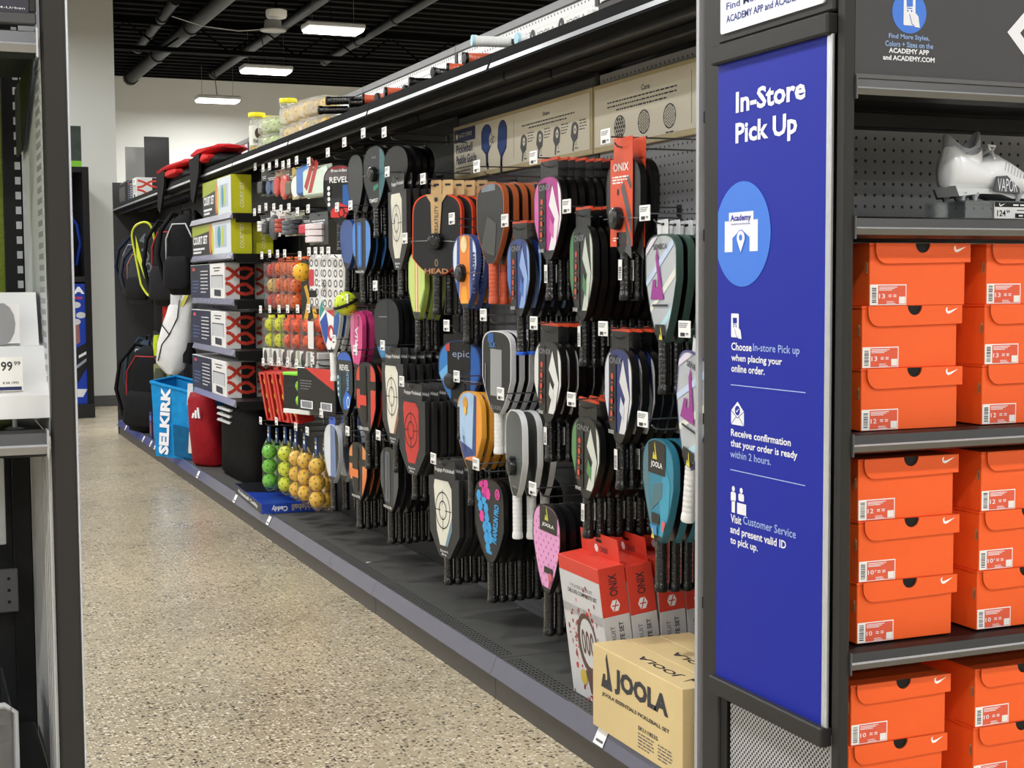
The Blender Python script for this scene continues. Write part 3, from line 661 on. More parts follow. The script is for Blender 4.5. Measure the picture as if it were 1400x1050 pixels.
# ------------------------------------------------------------------ paddles on peg hooks
# front paddle of each hook: along the aisle, height of the grip end, length, face width, twist, how many, spacing
STACKS = {
    'revel': (5.827, 1.374, 0.357, 0.19, 27, 2, 0.035),
    'dark_blister': (5.581, 1.412, 0.338, 0.19, 2, 2, 0.04),
    'tempest': (5.322, 1.418, 0.343, 0.19, 9, 6, 0.03),
    'black_far': (5.061, 1.463, 0.275, 0.19, 9, 4, 0.03),
    'blue_slot': (5.507, 1.167, 0.333, 0.19, 6, 6, 0.03),
    'navy_side': (5.701, 1.209, 0.294, 0.19, 2, 2, 0.03),
    'target_cream_top': (5.030, 1.198, 0.375, 0.2, 0, 6, 0.03),
    'orange_rim': (4.636, 1.139, 0.404, 0.205, 34, 5, 0.04),
    'lime': (4.836, 1.007, 0.345, 0.2, -2, 3, 0.03),
    'orange_stripe': (4.360, 1.050, 0.349, 0.19, 3, 3, 0.03),
    'brown_edge': (4.136, 1.181, 0.365, 0.2, 3, 7, 0.032),
    'blue_flame': (3.914, 1.034, 0.340, 0.2, -3, 6, 0.032),
    'magenta': (3.702, 1.195, 0.342, 0.2, -1, 9, 0.027),
    'green_flame': (3.484, 1.023, 0.370, 0.2, -7, 8, 0.027),
    'orange_card': (3.238, 1.199, 0.351, 0.2, -2, 2, 0.03),
    'silver': (3.045, 0.979, 0.376, 0.2, -7, 7, 0.03),
    'navy_band': (5.193, 0.814, 0.374, 0.19, 11, 8, 0.027),
    'pink_card': (5.584, 0.787, 0.350, 0.19, -2, 2, 0.03),
    'multicolour': (5.985, 0.836, 0.363, 0.19, 12, 3, 0.03),
    'blue_revel': (5.773, 0.577, 0.393, 0.19, 4, 2, 0.03),
    'red_slot': (5.469, 0.521, 0.418, 0.19, 7, 7, 0.03),
    'target_cream': (5.110, 0.549, 0.399, 0.2, 4, 7, 0.031),
    'target_red': (4.889, 0.478, 0.351, 0.2, 7, 7, 0.031),
    'epic': (4.418, 0.738, 0.321, 0.2, 23, 2, 0.04),
    'yellow_stripe': (4.328, 0.535, 0.365, 0.2, 2, 6, 0.03),
    'grey_window': (4.090, 0.725, 0.374, 0.2, 4, 7, 0.03),
    'zebra': (3.706, 0.745, 0.338, 0.2, -1, 8, 0.027),
    'white_flash': (3.268, 0.723, 0.356, 0.2, -6, 7, 0.03),
    'green_low': (3.458, 0.568, 0.321, 0.2, -3, 7, 0.03),
    'teal': (3.055, 0.504, 0.366, 0.2, -7, 6, 0.033),
    'silver_purple': (2.788, 0.706, 0.385, 0.2, -8, 3, 0.03),
    'white_edge': (3.955, 0.488, 0.382, 0.2, -8, 3, 0.045),
    'hexagon': (4.162, 0.255, 0.384, 0.2, 5, 7, 0.03),
    'target_blue': (4.559, 0.235, 0.356, 0.2, 8, 7, 0.031),
    'pink_dot': (3.719, 0.248, 0.372, 0.2, -1, 7, 0.031),
    'orange_slot': (5.593, 0.264, 0.347, 0.19, 6, 6, 0.03),
    'black_slot': (5.178, 0.272, 0.361, 0.19, 3, 7, 0.03),
    'blue_glossy': (5.991, 0.281, 0.369, 0.19, 4, 4, 0.05),
}
def P(r, g, b, rough=.4, coat=.12):
    if max(r, g, b) < 72: r, g, b = r*.66, g*.66, b*.66
    return M((r, g, b), rough, var=.04, scale=25, coat=coat, spec=.35)
K = P(9, 9, 10); K2 = P(18, 18, 20); WH = P(232, 232, 230); GY = P(128, 130, 134)
GRIPB = M((8, 8, 9), .24, var=.3, scale=160, coat=.5, bump=.45)
TAGW = M((240, 240, 238), .5, var=.02)
WIRE = M((120, 122, 126), .3, .9)
def outline(W, zb, zt, nw, tap, e, r):
    hw = W/2; p = []
    for i in range(7):
        t = i/6; a = (1-t)**2; b = 2*t*(1-t); c = t*t
        p.append((a*nw+b*(nw+(hw-nw)*.55)+c*hw, a*zb+b*(zb+tap*.25)+c*(zb+tap)))
    for i in range(0, 9):
        a = R(90*i/8); p.append((hw*math.cos(a)**(2/e), zt-r+r*math.sin(a)**(2/e)))
    return p+[(-x, z) for x, z in reversed(p) if x > 1e-4]
class Face:
    def __init__(s, W, zb, zt, out, y): s.W, s.zb, s.zt, s.y = W, zb, zt, y; s.m = MB(); s.k = 0; s.conv = s.hull([q for q in out if q[1] > zb+.012])
    def hull(s, pts):
        pts = sorted(set((round(a, 5), round(b, 5)) for a, b in pts))
        def half(it):
            h = []
            for p in it:
                while len(h) > 1 and (h[-1][0]-h[-2][0])*(p[1]-h[-2][1])-(h[-1][1]-h[-2][1])*(p[0]-h[-2][0]) <= 0: h.pop()
                h.append(p)
            return h[:-1]
        h = half(pts)+half(reversed(pts)); cx = 0; cz = (s.zb+s.zt)/2
        return [(cx+(x-cx)*.955, cz+(z-cz)*.965) for x, z in h]
    def at(s, u, v): return (u*s.W/2, s.zb+v*(s.zt-s.zb))
    def poly(s, pts, mat, lift=True):
        if lift: s.k += 1
        s.m.flat(clip([s.at(*p) for p in pts], s.conv), s.y-.0004*s.k, mat); return s
    def rect(s, u0, u1, v0, v1, mat): return s.poly([(u0, v0), (u1, v0), (u1, v1), (u0, v1)], mat)
    def disc(s, u, v, r, mat, n=18):
        c = s.at(u, v); s.k += 1; s.m.flat(clip(ellipse(c[0], c[1], r, n=n), s.conv), s.y-.0004*s.k, mat); return s
    def ring(s, u, v, rx, rz, w, mat):
        c = s.at(u, v); s.k += 1; s.m.ring(ellipse(c[0], c[1], rx, rz, 24), ellipse(c[0], c[1], rx-w, rz-w, 24), s.y-.0004*s.k, mat); return s
    def text(s, t, u0, u1, v0, v1, mat, rot=0, bold=.02):
        s.k += 1; a = s.at(u0, v0); b = s.at(u1, v1); s.m.text(t, a[0], b[0], a[1], b[1], s.y-.0004*s.k, mat, bold, rot); return s
    def target(s, u, v, rx, rz, mat):
        c = s.at(u, v); s.k += 1; y = s.y-.0004*s.k
        for k in (1, .52): s.m.ring(ellipse(c[0], c[1], rx*k, rz*k, 24), ellipse(c[0], c[1], rx*k-.003, rz*k-.003, 24), y, mat)
        s.m.line([(c[0]-rx*1.15, c[1]), (c[0]-rx*.35, c[1])], .003, y, mat); s.m.line([(c[0]+rx*.35, c[1]), (c[0]+rx*1.15, c[1])], .003, y, mat)
        s.m.line([(c[0], c[1]-rz*1.15), (c[0], c[1]-rz*.35)], .003, y, mat); s.m.line([(c[0], c[1]+rz*.35), (c[0], c[1]+rz*1.15)], .003, y, mat)
        s.m.flat(ellipse(c[0], c[1], .006, n=8), y, mat); return s
def grip(o, zg, mat, cap, wrap=True):
    m = MB(); prof = [(.0175, 0), (.0185, .004), (.0182, .014), (.0165, .02)]
    z = .022
    while z < zg-.012:
        prof += [(.0158, z), (.0164, z+.002), (.0164, z+.009), (.0157, z+.011)] if wrap else [(.016, z), (.016, z+.011)]
        z += .0125
    prof += [(.0165, zg-.006), (.0165, zg)]
    mat = GRIPB if mat is K else mat; m.lathe(prof, mat, n=10, sy=.86); g = m.build('grip', o, 50)
    MB().lathe([(.012, -.0015), (.0172, -.001), (.0188, .003), (.0186, .008), (.0178, .011)], cap, n=10, sy=.86).build('butt_cap', o, 50)
    return g
def security_puck(o, c, w, cable=True):
    p = MB(); p.lathe([(.0, -.022), (.020, -.022), (.027, -.018), (.029, -.010), (.029, 0), (.0, 0)], BLKG, (c[0], c[1], c[2]), 'y', 20)
    p.lathe([(.0, -.0225), (.013, -.0225), (.013, -.021)], M((40, 40, 42), .3), (c[0], c[1], c[2]), 'y', 14); q = p.build('security_tag', o, 40)
    if cable: MB().tube([(-w/2-.003, .004, c[2]), (-w/2-.002, c[1]-.003, c[2]), (0, c[1]-.006, c[2]+.003), (w/2+.002, c[1]-.003, c[2]-.002), (w/2+.003, .004, c[2])], .0011, M((150, 150, 152), .3, .8), 4).build('cable', q)
def hang_card(o, w, z0, z1, mat, text=None, tmat=None, y=-.002):
    m = MB(); m.prism(rrect(-w/2, w/2, z0, z1, .006, 3), y-.0008, y, mat)
    m.flat(rrect(-.011, .011, z1-.014, z1-.008, .0028, 3), y-.0012, K); 
    if text: m.text(text, -w*.42, w*.42, z0+(z1-z0)*.18, z0+(z1-z0)*.42, y-.0012, tmat or SW, .01)
    return m.build('hang_card', o, 0)
def sleeve(F, o, dark, win, tri, title):
    """carton sleeve with a window, boxed paddle"""
    W, zb, zt = F.W, F.zb, F.zt; w = W/2+.006
    pl = [(-.035, zb-.012), (.035, zb-.012), (w, zb+.07), (w, zt+.004), (-w, zt+.004), (-w, zb+.07)]
    MB().prism(pl, -.014, .002, dark, M((38, 38, 38), .6)).build('carton_sleeve', o, 0)
    y = -.0146; m = MB()
    wn = [(-w*.50, zb+.075), (-w*.30, zb+.028), (w*.22, zb+.028), (w*.52, zb+.085), (w*.52, zt-.03), (w*.3, zt-.006), (-w*.62, zt-.006), (-w*.68, zt-.03)]
    m.flat(wn, y, win)
    if tri: m.flat([(w*.05, zb+.028), (w*.22, zb+.028), (w*.52, zb+.085), (w*.52, zb+.13)], y-.0004, tri)
    c = (-w*.08, zb+(zt-zb)*.58); rx, rz = w*.50, (zt-zb)*.25
    for k in (1, .52): m.ring(ellipse(c[0], c[1], rx*k, rz*k, 24), ellipse(c[0], c[1], rx*k-.004, rz*k-.004, 24), y-.0006, K)
    for a in (-1, 1):
        m.line([(c[0]+a*rx*.3, c[1]), (c[0]+a*rx*1.15, c[1])], .003, y-.0006, K); m.line([(c[0], c[1]+a*rz*.3), (c[0], c[1]+a*rz*1.12)], .003, y-.0006, K)
    m.text('Encore', -w*.28, w*.22, zb+.006, zb+.014, y, SW, .01); m.text('Pro', -w*.18, w*.12, zb-.006, zb+.002, y, SW, .01)
    m.build('sleeve_print', o, 0)
    h = MB(); h.prism(rrect(-W*.36, W*.40, zt+.004, zt+.062, .006, 3), -.013, -.0122, dark); h.text(title, -W*.32, W*.36, zt+.020, zt+.036, -.0135, WH, .01); h.flat(rrect(-.012, .012, zt+.05, zt+.055, .002, 2), -.0135, K2); h.build('hang_card', o, 0)
def art_revel(F, o):
    F.rect(-1, 1, .0, .45, P(58, 60, 66)); F.poly([(-1, .75), (1, .75), (1, 1), (-1, 1)], P(92, 86, 88)); F.poly([(-.8, .93), (.8, .93), (.8, 1), (-.8, 1)], P(150, 40, 52))
    F.text('REVEL', -.6, .6, .70, .80, WH); F.text('franklin', -.5, .5, .88, .93, WH); F.rect(.25, .75, .30, .66, P(36, 92, 160))
    for i in range(4): F.disc(-.62, .34+i*.09, .009, WH, 10)
    F.poly([(-.5, .12), (.2, .0), (.8, .1), (.75, .28), (.1, .36), (-.45, .24)], P(206, 48, 44)); F.ring(.2, .2, .020, .022, .006, K)
def art_slot(c1, c2, c3=None):
    def f(F, o):
        F.rect(-1, 1, 0, 1, P(46, 47, 50)); F.poly([(.45, .1), (1, .2), (1, .95), (.5, 1)], c1); F.rect(-.95, -.62, .35, .97, c1)
        if c3: F.rect(-1, 1, .62, .74, K2); F.poly([(.45, .1), (1, .2), (1, .6), (.55, .45)], c3); F.rect(-.9, -.2, .40, .54, c3)
        F.poly([(-.38, .16), (.0, .16), (.08, .2), (.08, .88), (.0, .93), (-.38, .93), (-.44, .88), (-.44, .2)], c2)
        F.poly([(-.28, .2), (-.04, .2), (-.04, .88), (-.28, .88)], c1 if not c3 else K2)
        if c3: F.rect(-.44, .08, .40, .54, c3)
        F.text('PADDLETEK', -.6, .3, .06, .10, WH, 0, .01); F.rect(-.2, .2, 0, .05, c3 or c1)
    return f
def art_tempest(F, o):
    F.rect(-1, 1, 0, 1, P(50, 52, 56)); F.poly([(.35, 0), (1, 0), (1, .95), (.5, 1)], P(60, 104, 112)); F.poly([(-.1, .28), (.35, .34), (.3, .4), (-.1, .36)], P(54, 140, 112)); F.text('TEMPEST', -.5, .3, .1, .16, WH, 0, .01); F.text('WAVE', -.2, .2, .80, .84, GY, 0, .01)
    security_puck(o, (-.0, F.y, F.zb+.55*(F.zt-F.zb)), F.W)
def art_head(F, o):
    F.rect(-1, 1, 0, 1, P(52, 53, 57)); KR = M((200, 166, 118), .75, var=.08, scale=40)
    F.text('HEAD', -.48, .48, .03, .09, P(196, 140, 96)); F.ring(0, .16, .006, .012, .002, KR)
    m = MB(); W = F.W; zt = F.zt; y = F.y-.0035
    m.prism([(-.010, zt-.185), (.012, zt-.17), (.023, zt-.03), (.045, zt-.002), (-.045, zt-.002), (-.023, zt-.03), (-.018, zt-.15)], y-.001, y, KR)
    m.text('VERSATILITY', -.006, .010, zt-.145, zt-.04, y-.0015, INK, .01, 90); m.flat(ellipse(0, zt-.02, .008), y-.0015, INK); m.build('card_strap', o, 0)
    hc = MB()
    for dx in (-.002, .046): hc.prism(rrect(dx-.022, dx+.022, zt-.004, zt+.045, .004, 2), y+.002, y+.003, KR); hc.flat(rrect(dx-.012, dx+.012, zt+.026, zt+.033, .003, 2), y+.0015, INK)
    hc.build('hang_card', o, 0); security_puck(o, (.004, F.y-.004, F.zb+.42*(F.zt-F.zb)), F.W)
def art_lime(F, o):
    F.rect(-1, 1, 0, 1, P(196, 218, 120)); F.rect(-.2, .2, 0, 1, P(220, 150, 84)); F.rect(-.05, .05, 0, 1, P(248, 236, 200)); F.poly([(.5, 0), (1, .3), (1, .5), (.4, .2)], P(120, 150, 70))
def art_orange_stripe(F, o):
    F.rect(-1, 1, 0, 1, P(214, 226, 240)); F.poly([(-.75, 0), (-.5, 0), (-.25, 1), (-.6, 1)], P(44, 74, 150)); F.poly([(.45, 0), (.7, 0), (.7, 1), (.5, 1)], P(44, 74, 150)); F.poly([(-.4, 0), (.4, 0), (.5, 1), (-.35, 1)], P(232, 132, 36)); F.poly([(-.35, .0), (.35, 0), (.15, .3), (-.2, .3)], P(242, 166, 44))
    F.text('franklin', .55, .9, .2, .75, NAVY, 90, .02); F.disc(0, .86, .026, P(236, 214, 160)); security_puck(o, (-.012, F.y, F.zb+.48*(F.zt-F.zb)), F.W)
def art_plain(c):
    def f(F, o): F.rect(-1, 1, 0, 1, c); F.rect(-.2, .2, .11, .13, GY)
    return f
def art_brown(F, o):
    F.rect(-1, 1, 0, 1, P(40, 41, 44)); F.poly([(-.6, .9), (.4, .9), (.4, 1), (-.6, 1)], P(120, 130, 140)); F.poly([(-.7, .2), (.3, .1), (.45, .5), (-.2, .6)], P(24, 24, 26, .12, .6))
    pass
def onix(bg, flame, flame2, title='ONIX', accent=(204, 70, 38)):
    ac = P(*accent)
    def f(F, o):
        F.rect(-1, 1, 0, 1, bg); F.poly([(-1, .1), (-.75, .1), (-.55, 1), (-1, 1)], flame2); F.poly([(.05, .1), (.42, 0), (.8, .5), (.35, .88), (.1, .65), (.5, .48)], flame); F.poly([(.5, .0), (1, .2), (1, .98), (.72, .9), (.86, .5)], flame); F.poly([(.12, .35), (.4, .25), (.45, .4), (.2, .5)], flame2)
        F.rect(-.62, -.12, .05, .92, K); F.text(title, -.56, .3, .83, .9, GY, 0, .015)
        for i in range(4): F.disc(-.37, .70-i*.13, .0085, ac, 10); F.rect(-.44, -.3, .625-i*.13, .64-i*.13, ac)
        F.text('EVOKE', -.55, -.18, .1, .14, WH, 0, .01)
        hang_card(o, F.W*.62, F.zt-.008, F.zt+.042, K2); MB().prism([(-F.W*.32, F.zt+.042), (F.W*.32, F.zt+.040), (F.W*.30, F.zt+.047), (-F.W*.30, F.zt+.050)], -.003, .004, ac).build('card_edge', o, 0)
    return f
def art_orange_card(F, o):
    OR = M((214, 72, 30), .45, var=.06, scale=20); W = F.W; zt = F.zt; zb = F.zb; y = F.y-.003
    m = MB(); m.prism([(-.068, zb+.02), (-.03, zb+.02), (-.03, zb+.055), (.03, zb+.055), (.03, zb+.02), (.062, zb+.02), (.062, zt+.0), (-.068, zt-.004)], y-.001, y, OR)
    m.prism(rrect(-.048, .062, zt-.004, zt+.048, .003, 2), y-.001, y, OR); yy = y-.0016
    m.text('ONIX', -.05, .04, zt-.034, zt-.014, yy, WH, .02); lines(m, -.055, .04, zt-.05, .007, 3, WH, yy, .004, False)
    m.flat([(-.005, zt-.075), (.012, zt-.06), (.06, zt-.15), (.06, zt-.2), (.02, zt-.12)], yy, P(80, 80, 84)); m.flat([(.025, zt-.05), (.04, zt-.045), (.06, zt-.075), (.05, zt-.08)], yy, P(80, 80, 84)); m.flat([(.01, zt-.14), (.055, zt-.2), (.06, zt-.25), (.02, zt-.23), (.035, zt-.21)], yy, P(80, 80, 84))
    m.flat(ellipse(-.022, zt-.085, .006, .009, 10), yy, K); lines(m, -.05, -.02, zt-.20, .006, 2, WH, yy, .003, False); m.build('card_strap', o, 0)
    F.rect(-1, 1, 0, 1, P(44, 45, 48)); security_puck(o, (-.016, y-.001, zt-.15), W)
def joola_mark(m, x, z, s, y, mat):
    m.flat([(x+a*s, z+b*s) for a, b in ((0, 0), (.74, 0), (.36, 1.06), (.29, .86), (.40, .45), (.40, .27), (.27, .25), (.28, .42), (.13, .40))], y, mat)
def art_silver(F, o):
    SV = M((196, 202, 208), .28, .35, var=.1, scale=8); F.rect(-1, 1, 0, 1, SV)
    for i in range(4): F.poly([(-1, -.1+i*.3), (1, .32+i*.3), (1, .40+i*.3), (-1, -.04+i*.3)], P(*((176, 214, 224), (224, 226, 214), (190, 206, 232), (222, 214, 230))[i]))
    F.text('SENECA', -.45, .45, .86, .91, INK, 0, .02); a = F.at(-.62, .40); F.k += 1; joola_mark(F.m, a[0], a[1], .115, F.y-.0004*F.k, P(150, 46, 140))
    F.rect(-.5, .5, .335, .355, INK); F.poly([(-.4, 0), (.4, 0), (.3, .17), (-.3, .17)], K); a = F.at(-.05, .03); F.k += 1; joola_mark(F.m, a[0], a[1], .03, F.y-.0004*F.k, P(216, 206, 60)); F.disc(.72, .14, .012, P(210, 96, 90)); F.poly([(-.3, -.02), (.3, -.02), (.2, .05), (-.25, .05)], P(130, 210, 150))
    hang_card(o, .07, F.zt-.006, F.zt+.034, M((216, 218, 220), .4))
def art_teal(F, o):
    F.rect(-1, 1, 0, 1, P(38, 128, 156)); F.poly([(-1, 0), (-.3, 0), (-.6, .5), (-.4, 1), (-1, 1)], P(80, 120, 132)); F.poly([(.2, 0), (.6, 0), (.8, .6), (.5, .75), (.1, .5)], P(50, 150, 180)); F.poly([(-.4, .3), (.3, .45), (.35, .6), (-.3, .55)], P(70, 110, 120))
    F.poly([(-.62, .66), (.5, .66), (.5, 1), (-.62, 1)], K); a = F.at(-.32, .80); F.k += 1; joola_mark(F.m, a[0], a[1], .040, F.y-.0004*F.k, P(216, 206, 50)); F.text('JOOLA', -.42, .34, .71, .78, WH, 0, .03)
    F.rect(-.35, .15, .18, .28, K2); F.disc(.45, .18, .014, P(206, 96, 100)); F.poly([(-.5, .0), (.0, .0), (.0, .16), (-.5, .16)], P(58, 132, 190)); a = F.at(-.34, .03); F.k += 1; joola_mark(F.m, a[0], a[1], .026, F.y-.0004*F.k, P(216, 206, 50))
def art_pink(F, o):
    F.rect(-1, 1, 0, 1, P(228, 158, 206)); D = P(190, 108, 164)
    for i in range(-5, 6):
        for j in range(0, 16): 
            if (i+j) % 2 == 0 and j < 14: F.k = 2; F.disc(i*.18, .03+j*.062, .0042, D, 8)
    F.k = 4; F.poly([(-.45, .70), (.78, .70), (.78, .98), (-.45, .98)], K); a = F.at(-.08, .83); F.k += 1; joola_mark(F.m, a[0], a[1], .036, F.y-.0004*F.k, P(196, 196, 60)); F.text('JOOLA', -.25, .6, .75, .80, WH, 0, .03)
    F.rect(-.1, .5, .24, .31, K2); F.disc(.35, .2, .014, P(206, 96, 100)); F.poly([(.2, .02), (.55, .02), (.6, .16), (.3, .18)], P(150, 60, 90))
def art_navy(F, o):
    F.rect(-1, 1, 0, 1, P(36, 42, 52)); F.poly([(-1, .1), (.1, 0), (.1, 1), (-1, 1)], P(52, 56, 64)); F.poly([(-1, .14), (.35, .14), (.35, .3), (-1, .3)], P(48, 118, 176)); F.text('TOUR', -.5, .1, .18, .26, P(90, 160, 210)); F.rect(-.6, .1, .73, .745, GY)
def art_pinkcard(F, o):
    F.rect(-1, 1, 0, 1, P(216, 66, 134)); F.rect(-1, -.4, 0, 1, P(226, 120, 170)); F.text('ORIA', -.2, .3, .25, .75, WH, 90, .03); F.ring(.4, .85, .012, .02, .004, K); F.poly([(-.4, 0), (.4, 0), (.2, .12)], P(240, 220, 230))
def art_multi(F, o):
    F.rect(-1, 1, 0, 1, P(236, 238, 238)); F.poly([(-1, .55), (-.3, .72), (-.1, .4), (-.6, .05), (-1, .2)], P(38, 74, 160)); F.poly([(-1, .6), (-.4, .78), (-.4, 1), (-1, 1)], P(52, 140, 134)); F.poly([(-.5, .78), (.5, .6), (.6, 1), (-.4, 1)], P(204, 56, 48)); F.rect(-.3, .45, .84, .92, WH); F.poly([(.3, .3), (1, .2), (1, .7), (.45, .62)], P(46, 92, 156)); F.poly([(.5, .62), (1, .7), (1, .9), (.6, .9)], P(60, 150, 130)); F.ring(.1, .35, .028, .034, .012, P(190, 44, 48)); F.poly([(-.1, 0), (.3, 0), (.1, .12)], P(44, 60, 96))
def art_bluerevel(F, o):
    F.rect(-1, 1, 0, 1, P(34, 46, 60)); F.poly([(-.9, .86), (.9, .86), (.6, 1), (-.6, 1)], P(40, 96, 196)); F.text('REVEL', -.6, .6, .70, .79, WH); F.poly([(-1, .1), (-.5, .0), (-.4, .6), (-1, .65)], P(40, 96, 110)); F.poly([(-.1, .0), (.9, .1), (.9, .3), (.2, .4), (-.2, .25)], P(36, 110, 206)); F.ring(.45, .22, .018, .024, .006, WH); F.text('FRANKLIN', .3, .6, .4, .68, P(120, 180, 230), 90, .01)
    for i in range(4): F.disc(-.72, .32+i*.09, .008, WH, 8)
def art_epic(F, o):
    F.rect(-1, 1, 0, 1, P(28, 40, 70)); F.poly([(-1, 0), (-.45, 0), (-.35, .6), (-.6, 1), (-1, 1)], P(58, 126, 196)); F.poly([(-1, .35), (-.3, .62), (-.3, .72), (-1, .5)], P(110, 176, 226)); F.poly([(.5, 0), (1, 0), (1, 1), (.55, .95)], P(42, 98, 180)); F.poly([(-.55, .5), (.55, .58), (.5, 1), (-.55, 1)], P(34, 34, 40)); F.poly([(-.45, .0), (.45, .0), (.2, .42), (-.1, .45)], P(30, 36, 52)); F.text('epic', -.3, .5, .72, .85, P(150, 160, 190), 0, .0); F.rect(-.62, -.42, .84, .98, P(190, 70, 56)); F.text('epic', -.25, .1, .08, .14, GY, 0, .0)
    security_puck(o, (-.03, F.y, F.zb+.4*(F.zt-F.zb)), F.W); hang_card(o, .16, F.zt-.02, F.zt+.02, K2)
def art_yellow(F, o):
    F.rect(-1, 1, 0, 1, P(170, 200, 232)); F.poly([(.45, 0), (1, .2), (1, 1), (.6, 1)], P(238, 152, 40)); F.poly([(.15, 0), (.5, 0), (.62, 1), (.42, 1)], P(36, 66, 130)); F.poly([(-1, .0), (.2, 0), (.2, .26), (-1, .36)], P(36, 66, 130)); F.poly([(-.6, 0), (.7, 0), (.7, .2), (-.3, .14)], P(226, 140, 80)); F.disc(-.3, .84, .020, P(226, 160, 50), 10); F.disc(-.3, .74, .013, P(240, 190, 80), 10); F.text('franklin', -.85, .0, .34, .39, NAVY, 12, .01)
def art_greywin(F, o):
    F.rect(-1, 1, 0, 1, P(40, 41, 43)); F.rect(-.42, .36, .22, .78, P(150, 152, 154)); F.rect(-.6, -.2, .86, .97, P(40, 96, 170)); F.text('SELKIRK', -.45, .4, .06, .11, GY, 0, .01); F.text('SLK', -.5, .0, .80, .86, P(70, 130, 200)); F.rect(-.78, -.72, .2, .6, GY)
def art_hex(F, o):
    F.rect(-1, 1, 0, 1, P(28, 28, 32)); pk, bl = P(226, 60, 160), P(54, 160, 224)
    for i, (u, v, c) in enumerate(((-.55, .95, pk), (-.2, .93, pk), (-.35, .83, pk), (-.7, .78, bl), (-.35, .75, bl), (-.6, .66, bl), (-.2, .64, bl), (-.5, .54, pk), (-.15, .53, bl), (-.3, .42, bl), (.0, .42, bl), (-.2, .30, bl), (.05, .3, bl), (-.1, .18, bl), (.05, .08, bl), (-.05, .82, pk))):
        a = F.at(u, v); F.k = 2; F.m.flat(clip(ellipse(a[0], a[1], .017, .0195, 6), F.conv), F.y-.001, c)
    F.k = 4; F.text('FRANKLIN PRO', .3, .62, .25, .72, bl, 80, .04); F.disc(.62, .84, .017, pk); F.ring(.62, .84, .009, .012, .003, K); F.poly([(-.3, -.02), (.3, -.02), (.3, .04), (-.3, .04)], P(160, 160, 166))
def art_glossy(F, o):
    F.rect(-1, 1, 0, 1, P(216, 222, 230, .15, .8)); F.poly([(-.2, 0), (.6, .0), (.5, 1), (-.1, 1)], P(70, 110, 170, .15, .8)); F.poly([(.6, .0), (1, .2), (1, .9), (.5, 1)], P(30, 40, 56)); hang_card(o, .08, F.zt-.01, F.zt+.03, P(40, 84, 190))
